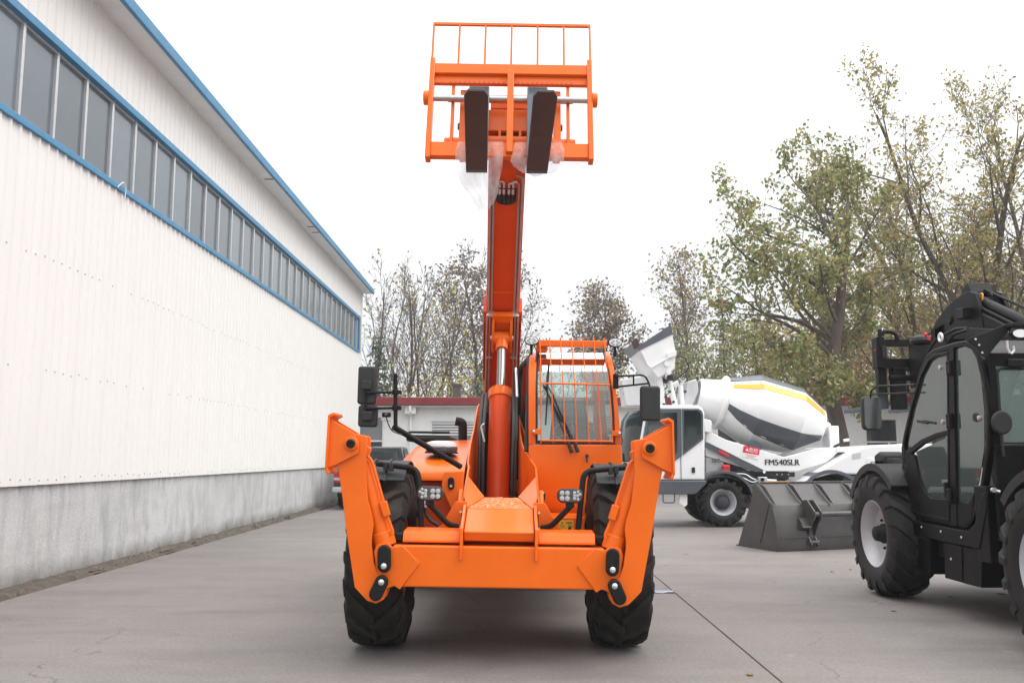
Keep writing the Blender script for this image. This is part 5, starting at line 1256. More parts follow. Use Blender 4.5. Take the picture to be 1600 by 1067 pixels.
# head lamp on the front fender
c = atX(1391, 720, 4.12)
hl = MB().prism([(c.y - .13, c.z - .08), (c.y + .12, c.z - .09), (c.y + .15, c.z + .06), (c.y + .02, c.z + .10), (c.y - .13, c.z + .07)], 'yz', 4.0, 4.26).build('head_lamp', M['black_plastic'], bt, bev=.025, seg=3)
MB().bb(4.03, 4.2, c.y - .145, c.y - .13, c.z - .04, c.z + .03).build('marker_lens', M['lamp_dark'], hl, bev=.004)
MB().cyl((4.12, c.y, c.z - .08), (4.12, c.y, 1.36), .03, 10).bb(4.0, 4.26, c.y - .12, c.y + .12, 1.36, 1.40).build('lamp_stand', KS, hl)
# front mirror on frame
MX = 3.98
fm = MB().pipe([atX(1430, 601, MX), atX(1372, 603, MX), atX(1361, 610, MX), atX(1360, 622, MX)], .010, 8, .06, 5).build('mirror_frame', KS, bt)
MB().cyl(atX(1360, 616, MX), atX(1430, 613, MX), .009, 8).build('frame_bar', KS, fm)
MB().cyl(atX(1419, 601, MX), atX(1419, 613, MX), .009, 8).build('frame_bar', KS, fm)
x0, z0 = (lambda p: (p.x, p.z))(at(1350, 672, 10.15)); x1, z1 = (lambda p: (p.x, p.z))(at(1377, 619, 10.15))
mh = MB().prism(rrect(x0, x1, z0, z1, .05, 5), 'xz', 10.15, 10.24).build('mirror', M['black_plastic'], bt, bev=.025, seg=3)
MB().prism(rrect(x0 + .015, x1 - .015, z0 + .018, z1 - .018, .04, 5), 'xz', 10.146, 10.149).build('mirror_glass', M['pane_office'], mh)  # dark pane colour stands in for the machine's reflection in the mirror
q = atX(1427, 637, 4.07); im = MB().prism(rrect(q.x + .00, q.x + .17, q.z - .20, q.z + .20, .05), 'xz', q.y - .02, q.y + .03).build('inner_mirror', M['ink'], bt, bev=.012)
MB().cyl(atX(1434, 658, 4.0), atX(1450, 661, 3.99), .012, 8).build('grab_handle', KS, bt)
# boom with head plate, tilt cylinder, hoses
BX0, BX1 = 5.02, 5.36
HEAD = [(1452, 530), (1456, 515), (1464, 499), (1477, 481), (1492, 467), (1505, 458.5), (1514, 455), (1522, 458), (1530, 482), (1535, 503), (1540, 530)]
bm = MB().prism(yz(HEAD, BX0), 'yz', BX0, BX0 + .05).prism(yz(HEAD, BX0), 'yz', BX1 - .05, BX1)
MB().prism(yz(HEAD, BX0), 'yz', BX0, BX0 + .05).build('boom_head_plate', KP, bt, bev=.006)
MB().prism(yz(HEAD, BX0), 'yz', BX1 - .05, BX1).build('boom_head_plate', KP, bt, bev=.006)
IN = inset(yz(HEAD, BX0), .06); MB().prism(IN, 'yz', BX0 + .051, BX1 - .051).build('boom_head_web', KS, bt)
c = atX(1484, 500, BX0); MB().lathe([(0, .055), (.02, .05), (.02, .03)], c, (-1, 0, 0), 18).build('head_pin', KS, bt)
s0 = atX(1535, 492, 5.19); s1 = Vector((5.19, 5.7, s0.z - (s0.y - 5.7) * .44)); dn = (s1 - s0).normalized(); nn = Vector((1, 0, 0)).cross(dn).normalized()
if nn.z < 0: nn = -nn
rings = [[p + Vector((x, 0, 0)) + nn * d for x, d in ((-.16, -.26), (.16, -.26), (.16, .10), (-.16, .10))] for p in (s0 - dn * .25, s1)]
bo = MB().loft(rings).build('boom', KP, bt, bev=.02, seg=3)
a = s0 + nn * .17 - dn * .15; MB().cyl(a + Vector((-.06, 0, 0)), a + dn * 2.6 + Vector((-.06, 0, 0)), .055, 16).build('boom_cylinder', KP, bo)
MB().cyl(a - dn * .12 + Vector((-.06, 0, 0)), a + dn * .10 + Vector((-.06, 0, 0)), .072, 16).build('cylinder_gland', KS, bo, bev=.006)
for x, h in ((-.13, .13), (.04, .26), (.09, .24)):
    MB().cyl(s0 + Vector((x, 0, 0)) + nn * h - dn * .1, s0 + Vector((x, 0, 0)) + nn * h + dn * 2.4, .016, 8).build('boom_pipe', KS, bo)
MB().box(s0 + nn * .22 - dn * .18, (.26, .16, .14), (R(-24), 0, 0)).build('valve_block', KS, bo, bev=.012)
for k, x in enumerate((-.10, .0)):
    c = s0 + nn * .18 + dn * .10 + Vector((x, 0, 0)); MB().pipe([c + nn * .06 - dn * .05, c + nn * .10 + dn * .03, c - nn * .06 + dn * .05], .009, 8, .04).build('hose_sleeve', M['truck_yellow'] if k == 0 else M['hose'], bo)
c = atX(1506, 490, 4.98); MB().box(c, (.10, .16, .12)).build('boom_lamp', KS, bt, bev=.01)
MB().prism(yz([(1500, 519), (1507, 512), (1560, 514), (1590, 522), (1590, 530), (1510, 524)], 4.9), 'yz', 4.86, 4.92).build('boom_cover', KS, bt, bev=.005)
# roof front bits: arched bars, red reflectors, ring
MB().pipe([atX(1449, 552, 4.2), atX(1463, 530, 4.25), atX(1494, 514, 4.3), atX(1512, 514, 4.35)], .018, 8, .15, 5).build('roof_guard_bar', KS, bt)
MB().pipe([atX(1478, 540, 4.2), atX(1490, 522, 4.25), atX(1512, 516, 4.3)], .016, 8, .1, 5).build('roof_guard_bar', KS, bt)
c = atX(1469.5, 527, 4.12); ring = [c + Vector((0, math.cos(2 * PI * k / 16) * .035, math.sin(2 * PI * k / 16) * .038)) for k in range(17)]
MB().tube(ring, .011, 6, cap=False).build('lift_ring', M['label_white'], bt)
for (u, v) in ((1447, 523), (1455, 528)): MB().lathe([(0, .028), (.02, .026)], atX(u, v, 4.3), (-1, 0, 0), 12).build('hose_cap', M['red_part'], bt)
MB().lathe([(-.03, .10), (.0, .12), (.035, .11), (.06, .06), (.065, 0)], atX(1440, 533, 4.35), (0, 0, 1), 20, cap=False).build('beacon', M['ink'], bt)
MB().cyl(atX(1457, 515, 4.3), atX(1459, 535, 4.3), .02, 8).build('hose_stub', KS, bt)
# fork carriage seen from behind, at the far end of the boom
CY = 11.3
def cpx(u, v, Y=CY): return at(u, v, Y)
def crect(u0, u1, v0, v1, name, d0=0.0, d1=.1, mt=KS, bev=.006, par=None):
    a, b = cpx(u0, v1), cpx(u1, v0); return MB().bb(a.x, b.x, CY + d0, CY + d1, a.z, b.z).build(name, mt, par or bt, bev=bev)
ca = crect(1374, 1492, 560, 575, 'fork_carriage')
crect(1380, 1492, 530, 541, 'upper_bar', .0, .09, KS, .006, ca)
crect(1370, 1381, 527, 575, 'side_post', -.03, .13, KS, .006, ca)
crect(1374, 1384, 575, 615, 'side_post_lower', .0, .1, KS, .006, ca)
crect(1396, 1412, 575, 640, 'mast_leg', -.06, .08, KS, .006, ca)
crect(1431, 1442, 540, 562, 'mid_post', .0, .1, KS, .006, ca)
crect(1482, 1492, 527, 620, 'side_post', -.03, .13, KS, .006, ca)
crect(1372, 1375, 515, 545, 'chain_pin', -.04, -.01, KS, .002, ca)
crect(1377, 1383, 541, 560, 'side_block', -.05, .0, M['ink'], .004, ca)
MB().pipe([cpx(1378, 524), cpx(1380, 518), cpx(1392, 518), cpx(1400, 522), cpx(1402, 531)], .028, 8, .04).build('hook_bracket', KS, ca)
MB().pipe([cpx(1366, 548), cpx(1373, 545), cpx(1370, 552), cpx(1376, 560), cpx(1384, 559)], .012, 6, .02).build('red_clip', M['red_part'], ca)
c = cpx(1414, 585); ring = [c + Vector((math.cos(2 * PI * k / 16) * .10, 0, math.sin(2 * PI * k / 16) * .07)) for k in range(17)]
MB().tube(ring, .022, 6, cap=False).build('coiled_hose', M['hose'], ca)
MB().cyl(cpx(1390, 590, CY - .05), cpx(1440, 590, CY - .05), .035, 10).build('carriage_pin', KS, ca)
# link arms from boom head to carriage
hp = atX(1470, 520, BX0)
MB().loft([[Vector((BX0, hp.y - .1, hp.z - .25)), Vector((BX1, hp.y - .1, hp.z - .25)), Vector((BX1, hp.y - .1, hp.z + .1)), Vector((BX0, hp.y - .1, hp.z + .1))], [Vector((BX0, CY - .02, 2.30)), Vector((BX1, CY - .02, 2.30)), Vector((BX1, CY - .02, 2.85)), Vector((BX0, CY - .02, 2.85))]]).build('boom_nose', KS, bt, bev=.01)
for xf in (4.72, 5.35): MB().bb(xf - .07, xf + .07, CY + .1, CY + .15, 2.05, 2.95).bb(xf - .07, xf + .07, CY + .15, CY + 1.3, 2.05, 2.10).build('fork', M['fork_steel'], ca, bev=.006)
# ================================================================== GREY LOADER BUCKET on the ground
bk = thing('loader_bucket', atG(1216, 862), 'empty dark grey loader bucket lying on the yard before the mixer', 'bucket', world=False)
bk.rotation_euler = (0, 0, R(20))
BKM = M['bucket_grey']; BW = 2.25
PB = [(0, 0), (-.02, .10), (.0, .42), (.10, .70), (.16, .74), (.50, 1.02)]          # back shell, (depth to the mouth, height)
SIDE = PB + [(.56, 1.02), (.62, .78), (1.02, .05), (1.02, 0)]
sh = MB()
oq = PB; iq = [(d + .022, z + (.02 if k == 0 else 0)) for k, (d, z) in enumerate(PB)]
sh.prism([(d, z) for d, z in oq] + [(d, z) for d, z in iq[::-1]], 'yz', 0, BW)
shell = sh.build('shell', BKM, bk, bev=.004)
MB().bb(.02, BW - .02, .0, 1.0, 0.002, .022).build('floor_plate', BKM, bk)
MB().prism([(.98, .0), (1.10, .006), (1.10, .014), (.98, .034)], 'yz', -.02, BW + .02).build('cutting_edge', BKM, bk)
for x in (-.018, BW - .004):
    sd = MB().prism(SIDE, 'yz', x, x + .022).build('side_plate', BKM, bk, bev=.003)
MB().slab([(-.022, .42, .10), (-.022, .46, .10), (-.022, .20, .70), (-.022, .16, .70)], .012).build('side_seam', BKM, bk)
MB().bb(.01, BW - .01, .49, .57, 1.02, 1.045).build('top_lip', BKM, bk, bev=.004)
MB().bb(.20, .65, .50, .57, 1.046, 1.052).build('lip_mark', M['truck_yellow'], bk)
for x in (.02, .56, 1.10, 1.64, 2.2):
    MB().prism([(.12, .735), (.20, .80), (.48, 1.035), (.30, .98), (.02, .70)], 'yz', x - .010, x + .010).build('gusset', BKM, bk)
for x in (.62, 1.64):
    for dx in (-.06, .06):
        MB().prism([(.06, .66), (.14, .76), (-.02, .78), (-.20, .60), (-.19, .50), (-.10, .40), (-.02, .22), (-.10, .10), (-.06, .06), (.0, .14), (.01, .42)], 'yz', x + dx - .012, x + dx + .012).build('hook_plate', BKM, bk, bev=.003)
    MB().cyl((x - .09, -.065, .13), (x + .09, -.065, .13), .028, 12).build('hook_pin', BKM, bk)
MB().cyl((.54, -.14, .56), (1.72, -.14, .56), .042, 14).build('coupler_bar', BKM, bk)
MB().prism([(.0, .50), (-.06, .44), (-.10, .36), (.0, .30)], 'yz', .40, .56).build('stop_block', BKM, bk)
MB().bb(.04, BW - .04, -.026, -.004, .20, .215).build('weld_bead', BKM, bk)

# ================================================================== SELF LOADING CONCRETE MIXER (side on, front to the left)
YN, YF, YC = 18.45, 20.85, 19.70
mx = thing('concrete_mixer', (at(1200, 800, YC).x, YC, 0), 'white self loading concrete mixer truck with a yellow striped drum', 'mixer truck')
om = Vector(OFF[mx.name]); WP, TG = M['white_paint'], M['truck_grey']
def X_(u, Y=YN): return at(u, 700, Y).x
def xz_(px, Y): return [(lambda p: (p.x, p.z))(at(u, v, Y)) for u, v in px]
def mplate(px, name, mt, y0, y1, Y=None, par=None, bev=.006): return MB().prism(xz_(px, Y or y0), 'xz', y0, y1).build(name, mt, par or mx, bev=bev)
# wheels (their axis along Y: turn the builder's x axis)
for (u, vv) in ((1128, 0), (1291, 0)):
    for (Y, f) in ((18.98, 1), (20.55, -1)):
        x = X_(u, 18.8)
        w = make_wheel(mx, Vector((x, Y, .51)) - om, .51, .40, .27, M['rim_grey'], M['ink_grey'], M['rubber_clean'], flip=1, rot=.3 + u, nl=16, bolts=10, hubr=.58)
        w.rotation_euler = (0, 0, -PI / 2 * f)
    MB().cyl((X_(u, 18.8), 19.1, .51), (X_(u, 18.8), 20.4, .51), .10, 10).build('axle', M['ink_grey'], mx)
# frame and skirts
mplate([(1103, 757), (1430, 757), (1430, 790), (1255, 792), (1180, 797), (1172, 775), (1160, 757), (1140, 747), (1115, 748)], 'chassis', TG, 18.80, 20.5, bev=.01)
arc = []
for (rad, order) in ((.66, 1), (.60, -1)):
    pts = [(X_(1128, 18.8) - rad * math.cos(R(a)), .50 + rad * math.sin(R(a))) for a in range(28, 176, 8)]; arc += pts[::order]
MB().prism(arc, 'xz', 18.72, 19.2).build('front_fender', TG, mx, bev=.006)
mplate([(1020, 751), (1104, 751), (1104, 755), (1087, 772), (1022, 772)], 'cab_skirt', TG, 18.52, 19.2, bev=.015)
mplate([(1062, 771), (1074, 771), (1074, 788), (1070, 792), (1061, 786)], 'mud_flap', M['label_white'], 18.6, 18.68)
MB().pipe([at(1036, 772, 18.55), at(1036, 785, 18.55), at(1054, 785, 18.55), at(1054, 772, 18.55)], .014, 8, .04).build('step', TG, mx)
# cab
CAB = [(1022, 750), (1022, 700), (1034, 640), (1040, 633.5), (1090, 633), (1098, 637), (1101, 645), (1101.5, 750)]
CAB = [(1000, 750), (998, 700), (1008, 640), (1016, 632.5), (1090, 633), (1098, 637), (1101, 645), (1101.5, 750)]
cbm = MB().prism(xz_(CAB, 18.62), 'xz', 18.62, 20.35).build('cab', WP, mx, bev=.04, seg=3)
FR = [(1001, 700), (1010, 645), (1017, 639), (1064, 639), (1065, 701), (1050, 722), (1002, 722)]
mplate([(1003, 728), (1002, 700), (1011, 646), (1018, 638.5), (1064.5, 638.5), (1065.5, 712), (1040, 730)], 'door_frame', TG, 18.600, 18.615, par=cbm, bev=0)
mplate([(1008, 722), (1007, 702), (1015, 650), (1022, 644.5), (1058, 644.5), (1058.5, 706), (1038, 722)], 'door_glass', M['pane_cab'], 18.588, 18.599, par=cbm, bev=0)
mplate([(1065.5, 638.5), (1091, 638.5), (1097, 642), (1099, 648), (1099, 686), (1067, 711)], 'quarter_frame', TG, 18.600, 18.615, par=cbm, bev=0)
mplate([(1069, 641.5), (1090, 641.5), (1094.5, 645), (1096, 650), (1096, 684), (1069.5, 704)], 'quarter_glass', M['pane_cab'], 18.588, 18.599, par=cbm, bev=0)
mplate([(1081, 730), (1086, 730), (1086, 738.5), (1081, 738.5)], 'door_latch', M['ink'], 18.60, 18.612, par=cbm, bev=0)
mplate([(1063.5, 712), (1064.3, 712), (1064.8, 749), (1064, 749)], 'door_gap', M['ink_grey'], 18.606, 18.614, par=cbm, bev=0)
# wrap-round front glass of the cab
ws = []
for (u0, u1, v) in ((985, 1002, 722), (984, 1001, 700), (990, 1008, 655), (998, 1014, 640)):
    pts = []
    for k in range(9):
        t = k / 8; a = PI * t; y = 19.5 - .86 * math.cos(a); x = at(u1, v, 18.62).x - (at(u1, v, 18.62).x - at(u0, v, 18.62).x) * 1.6 * math.sin(a); pts.append(Vector((x, y, at(u0, v, 18.62).z)))
    ws.append(pts)
MB().loft(ws, cap=False, closed=False).build('windscreen', M['pane_cab'], cbm, smooth=60, recalc=False)
ws2 = []
for (u0, u1, v) in ((986, 1002, 750), (985, 1002, 722)):
    pts = []
    for k in range(9):
        a = PI * k / 8; y = 19.5 - .86 * math.cos(a); x = at(u1, v, 18.62).x - (at(u1, v, 18.62).x - at(u0, v, 18.62).x) * 1.6 * math.sin(a); pts.append(Vector((x, y, at(u0, v, 18.62).z)))
    ws2.append(pts)
MB().loft(ws2, cap=False, closed=False).build('cab_nose', WP, cbm, smooth=60, recalc=False)
mplate([(1101, 654), (1112, 657), (1112, 677), (1101, 674)], 'air_box', WP, 18.7, 19.1, par=cbm, bev=.02)
# seat and jacket glimpsed through the quarter glass are behind dark glass; a headrest shows against it
# drum: a turned body on a tilted axis
A0 = at(1279, 667, YC); A1 = at(1086, 619, YC); DA = (A1 - A0).normalized(); DL = (A1 - A0).length
prof = [(-.06, .02), (-.06, .30), (-.02, .40), (.55, .735), (1.50, .80), (DL - .62, .55), (DL - .60, .60), (DL - .54, .60), (DL - .52, .50), (DL - .02, .40), (DL - .02, .36), (DL - .3, .34)]
dm = MB().lathe(prof, A0, DA, 40, cap=False).build('drum', WP, mx, smooth=14)
up = Vector((0, 0, 1)); uax = (Vector((0, -1, 0)) - DA * Vector((0, -1, 0)).dot(DA)).normalized(); wax = (up - DA * up.dot(DA) - uax * up.dot(uax)).normalized()
def drad(s):
    for (s0, r0), (s1, r1) in zip(prof[2:6], prof[3:6]):
        if s0 <= s <= s1: return r0 + (r1 - r0) * (s - s0) / (s1 - s0)
    return .55
def band(name, st, mt):
    """painted band on the drum: stations (s, angle low, angle high), angles up from the side facing the viewer"""
    V = []; n = 7; K = len(st)
    for s, lo, hi in st:
        for k in range(n):
            a = R(lo + (hi - lo) * k / (n - 1)); V.append(A0 + DA * s + (uax * math.cos(a) + wax * math.sin(a)) * (drad(s) + .005))
    return MB().add(V, [(i * n + k, i * n + k + 1, (i + 1) * n + k + 1, (i + 1) * n + k) for i in range(K - 1) for k in range(n - 1)]).build(name, M[mt], dm, recalc=False, smooth=14)
band('yellow_band', [(.03, 30, 48), (.3, 32, 48), (.55, 33, 47), (1.0, 33, 46), (1.5, 32, 44), (1.9, 32, 45), (2.10, 34, 47)], 'truck_yellow')
band('grey_top_band', [(.02, 56, 115), (.3, 56, 115), (.55, 54, 115), (1.0, 53, 115), (1.5, 52, 115), (1.9, 54, 115), (2.22, 58, 115)], 'truck_grey')
band('grey_side_band', [(.0, -46, -28), (.3, -56, -26), (.55, -64, -23), (1.0, -54, -20), (1.5, -43, -16), (1.9, -31, -11), (DL - .64, -17, -4)], 'truck_grey')
# drum cradle: white sloping beams with lettering
fr_ = mplate([(1103, 672), (1135, 687), (1225, 714), (1284, 699), (1318, 699), (1292, 722), (1247, 736), (1196, 736), (1103, 690)], 'cradle_beam', WP, 18.95, 19.05, bev=.012)
mplate([(1103, 672), (1135, 687), (1225, 714), (1284, 699), (1318, 699), (1292, 722), (1247, 736), (1196, 736), (1103, 690)], 'cradle_beam', WP, 20.35, 20.45, Y=18.95, bev=.012)
mplate([(1103, 690.5), (1196, 736.5), (1180, 737), (1103, 699)], 'cradle_edge', TG, 18.97, 19.04, bev=0)
mplate([(1103, 700), (1140, 709), (1178, 731), (1178, 736), (1103, 712)], 'lower_beam', WP, 19.1, 19.2, bev=.01)
MB().cyl(at(1180, 698, 18.98), at(1180, 698, 19.06) + Vector((0, .2, 0)), .13, 20).build('support_roller', TG, mx)
mplate([(1246, 757), (1330, 706), (1352, 697.5), (1420, 693), (1475, 694), (1500, 705), (1500, 741), (1440, 741), (1330, 741), (1300, 740), (1270, 748)], 'rear_hood', WP, 18.6, 20.7, bev=.04)
MB().bb(at(1316, 700, 18.6).x, at(1345, 700, 18.6).x, 18.9, 20.3, at(1316, 706, 18.6).z, at(1316, 701, 18.6).z).build('hood_top', WP, mx)
mplate([(1332, 709), (1345, 707), (1345, 715), (1332, 717)], 'hood_vent', M['grey_trim'], 18.590, 18.598, bev=0)
mplate([(1355, 716), (1376, 714), (1376, 737), (1355, 737)], 'hood_hatch', WP, 18.588, 18.598, bev=.002)
mplate([(1318, 742), (1505, 742), (1505, 796), (1345, 796), (1338, 775), (1318, 757)], 'rear_skirt', TG, 18.66, 20.6, bev=.015)
arc = []
for (rad, order) in ((.68, 1), (.61, -1)):
    pts = [(X_(1291, 18.8) - rad * math.cos(R(a)), .50 + rad * math.sin(R(a))) for a in range(10, 172, 8)]; arc += pts[::order]
MB().prism(arc, 'xz', 18.56, 19.2).build('rear_fender', TG, mx, bev=.006)
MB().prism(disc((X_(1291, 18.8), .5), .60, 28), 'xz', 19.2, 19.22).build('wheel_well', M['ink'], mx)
# drum drive at the tail
q = at(1297, 680, YC); MB().box(q + Vector((.0, 0, -.05)), (.22, .5, .5)).build('drum_bearing', WP, mx, bev=.02)
MB().cyl(A0 - DA * .05, A0 - DA * .22, .15, 20).build('drive_gearbox', WP, mx, bev=.02)
MB().cyl(A0 - DA * .22, A0 - DA * .42, .10, 14).build('drive_motor', TG, mx, bev=.01)
MB().pipe([at(1321, 681, 19.0), at(1316, 692, 19.0), at(1303, 698, 19.0), at(1306, 702, 19.0)], .03, 8, .08).build('tail_hose', M['hose'], mx)
MB().cyl(at(1318, 688, 18.95), at(1326, 687, 18.95), .03, 10).build('tail_fitting', M['label_white'], mx)
# mechanical parts under the drum
mplate([(1103, 714), (1130, 714), (1134, 757), (1103, 757)], 'engine_cover', M['grey_trim'], 19.15, 19.7, bev=.02)
mplate([(1103, 700), (1120, 706), (1180, 736), (1245, 737), (1245, 757), (1103, 757)], 'engine_bay', M['ink_grey'], 19.7, 20.2, Y=19.15, bev=0)
MB().box(at(1134, 732, 19.0), (.16, .12, .14)).cyl(at(1128, 729, 18.98), at(1140, 729, 18.98), .045, 12).build('red_pump', M['red_part'], mx, bev=.015)
MB().box(at(1191, 749, 18.85), (.18, .14, .11)).build('valve_block', M['grey_trim'], mx, bev=.015)
MB().lathe([(0, .04), (.03, .04), (.03, .02), (.0, .02)], at(1191, 749, 18.77), (0, -1, 0), 14).build('valve_port', M['ink'], mx)
MB().cyl(at(1198, 750, 18.85), at(1213, 751, 18.85), .028, 10).build('valve_stem', M['label_white'], mx)
for k in range(4):
    MB().pipe([at(1144 + 4 * k, 738 + 2 * k, 18.95), at(1165, 736 + 4 * k, 18.9), at(1176, 745 + 3 * k, 18.88), at(1185, 750, 18.86)], .014, 6, .1).build('mixer_hose', M['zinc'] if k % 2 else M['hose'], mx)
mplate([(1196, 737.5), (1242, 737.5), (1242, 745), (1196, 745)], 'black_rail', M['ink'], 18.98, 19.05, bev=0)
for u in (1214, 1222, 1232): MB().lathe([(0, .014), (.008, .012)], at(u, 741, 18.97), (0, -1, 0), 8).build('bolt', M['zinc'], mx)
MB().lathe([(0, .03), (.01, .03)], at(1194, 737, 18.94), (0, -1, 0), 12).build('rail_pin', M['label_white'], mx)
# loading bucket raised at the front, arms and hopper
BKT = [(1000.5, 545.5), (1050, 519.5), (1055.5, 549), (1053.5, 576), (1029, 590), (1012, 570)]
lbk = mplate(BKT, 'loading_bucket', WP, 18.85, 18.90, bev=.004)
mplate(BKT, 'bucket_side', WP, 20.45, 20.50, Y=18.85, par=lbk, bev=.004)
def xz1(u, v): p = at(u, v, 18.85); return Vector((p.x, 0, p.z))
for (a, b, nm) in (((1000.5, 545.5), (1029, 590), 'bucket_floor'), ((1029, 590), (1053.5, 576), 'bucket_back'), ((1053.5, 576), (1055.5, 549), 'bucket_top')):
    A, B = xz1(*a), xz1(*b); MB().slab([(A.x, 18.90, A.z), (B.x, 18.90, B.z), (B.x, 20.45, B.z), (A.x, 20.45, A.z)], .03).build(nm, WP, lbk)
mplate([(994, 543), (1047, 508), (1049, 508), (1051, 522), (1000, 547)], 'bucket_edge', TG, 18.83, 18.86, par=lbk, bev=0)
A, B = xz1(989, 534), xz1(1000.5, 546.5); MB().slab([(A.x, 18.86, A.z), (B.x, 18.86, B.z), (B.x, 20.48, B.z), (A.x, 20.48, A.z)], .03).build('bucket_lip', TG, lbk)
mplate([(986, 533), (996, 528), (1000, 540), (992, 546)], 'bucket_tooth', M['fork_dark'], 18.83, 18.90, par=lbk)
MB().slab([at(1001, 546, 18.84), at(1013, 571, 18.84), at(1005, 573, 19.9), at(991, 549, 19.9)], .02).build('bucket_flank', WP, lbk)
MB().cyl(at(1018, 574, 18.82), at(1056, 552, 18.82), .02, 8).build('bucket_rib', WP, lbk)
mplate([(1042, 552), (1057, 547), (1057, 556), (1043, 560)], 'bucket_lug', WP, 18.78, 18.84, par=lbk)
for (u, v) in ((1041, 569), (1044, 582)): MB().lathe([(0, .055), (.10, .055), (.10, .02)], at(u, v, 18.84), (0, -1, 0), 14).build('pivot_boss', WP, lbk)
for (p, q, wd, Y) in (((1030, 588), (1036, 640), .13, 19.0), ((1022, 596), (1028, 640), .10, 20.2), ((1046, 596), (1056, 638), .12, 19.1), ((1063, 602), (1067, 638), .11, 19.2), ((1052, 602), (1060, 598), .12, 19.15), ((1066, 598), (1058, 640), .08, 20.0), ((1020, 600), (1010, 690), .16, 19.9)):
    MB().cyl(at(*p, Y), at(*q, Y), wd / 2, 8).build('loader_arm', WP, mx, smooth=60)
MB().box(at(1047, 590, 18.95), (.12, .12, .12)).build('arm_knuckle', M['ink'], mx, bev=.02)
MB().box(at(1036, 594, 19.1), (.18, .2, .08), (0, .5, 0)).build('arm_knuckle', M['ink_grey'], mx, bev=.01)
MB().pipe([at(1057, 556, 18.9), at(1070, 558, 18.9), at(1078, 575, 18.9), at(1060, 590, 18.9), at(1050, 594, 18.9)], .016, 8, .15, 5).build('loader_hose', M['hose'], mx)
for (u, v) in ((1040, 620), (1046, 612), (1052, 628), (1070, 612), (1037, 632)): MB().lathe([(0, .03), (.05, .03)], at(u, v, 18.93), (0, -1, 0), 10).build('arm_pin', M['ink_grey'], mx)
# charging hopper behind the cab guard, left of the drum mouth
mplate([(972, 592), (1020, 588), (1026, 634), (978, 634)], 'charging_hopper', WP, 19.5, 20.3, bev=.02)
mplate([(1074, 596), (1088, 592), (1092, 610), (1080, 640), (1066, 642)], 'drum_chute', M['grey_trim'], 19.2, 20.2, bev=.02)
# lettering
def lettering(txt, name, c, size, mt, par, bold=.0):
    cu = bpy.data.curves.new(name, 'FONT'); cu.body = txt; cu.size = size; cu.align_x = 'CENTER'; cu.align_y = 'CENTER'; cu.extrude = .0015
    t = bpy.data.objects.new(name, cu); C.objects.link(t)
    dg = bpy.context.evaluated_depsgraph_get(); me = bpy.data.meshes.new_from_object(t.evaluated_get(dg))
    bpy.data.objects.remove(t); bpy.data.curves.remove(cu)
    if bold:                                         # heavier strokes: the same letters laid twice, a hair apart
        bmx = bmesh.new(); bmx.from_mesh(me); g = bmesh.ops.duplicate(bmx, geom=bmx.verts[:] + bmx.edges[:] + bmx.faces[:])
        for v in g['geom']:
            if isinstance(v, bmesh.types.BMVert): v.co.x += bold; v.co.z += .0006
        bmx.to_mesh(me); bmx.free()
    me.materials.clear(); me.materials.append(mt)
    o = bpy.data.objects.new(name, me); C.objects.link(o); o.parent = par
    o.rotation_euler = (PI / 2, 0, 0); o.location = Vector(c) - Vector(OFF[root_of(par).name]); return o
c = at(1221.5, 722.5, 18.94); lt = lettering('FM540SLR', 'lettering', c, .165, M['ink_grey'], fr_, .011)
w_ = max(v.co.x for v in lt.data.vertices) - min(v.co.x for v in lt.data.vertices); lt.scale = ((at(1249, 722, 18.94).x - at(1194.5, 722, 18.94).x) / w_, 1.05, 1)
a = at(1161, 711, 18.94); b = at(1186, 699, 18.94)
tilt = R(-10)
c = at(1173.5, 706.5, 18.94); lab = MB().box((0, 0, .04), (.34, .004, .145)).build('danger_label', M['label_red'], None); lab.parent = fr_; lab.rotation_euler = (0, -tilt, 0); lab.location = c - om
lw = MB().box((0, 0, -.075), (.34, .004, .085)).build('danger_label_strip', M['label_white'], None); lw.parent = fr_; lw.rotation_euler = (0, -tilt, 0); lw.location = c - om
tr = MB().prism([(-.125, .015), (-.055, .015), (-.09, .075)], 'xz', -.006, -.0025).build('danger_triangle', M['label_white'], None); tr.parent = fr_; tr.rotation_euler = (0, -tilt, 0); tr.location = c - om
dz_ = lettering('危险', 'danger_text', c + Vector((.05, -.004, .032)), .10, M['label_white'], fr_); dz_.rotation_euler = (PI / 2, -tilt, 0)
for k in range(3):
    s_ = MB().box((0, -.003, -.055 - .02 * k), (.26 - .05 * k, .002, .006)).build('label_line', M['red_part'], None); s_.parent = fr_; s_.rotation_euler = (0, -tilt, 0); s_.location = c - om
rs = MB().box((0, 0, 0), (.24, .004, .05)).build('red_label', M['label_red'], None); rs.parent = fr_; rs.rotation_euler = (0, R(28), 0); rs.location = at(1131, 708, 18.92) - om
lettering('IBC', 'beam_mark', at(1119, 720, 19.09), .12, M['ink_grey'], fr_)
lettering('FT', 'hood_mark', at(1364, 724, 18.58), .10, M['ink_grey'], fr_)

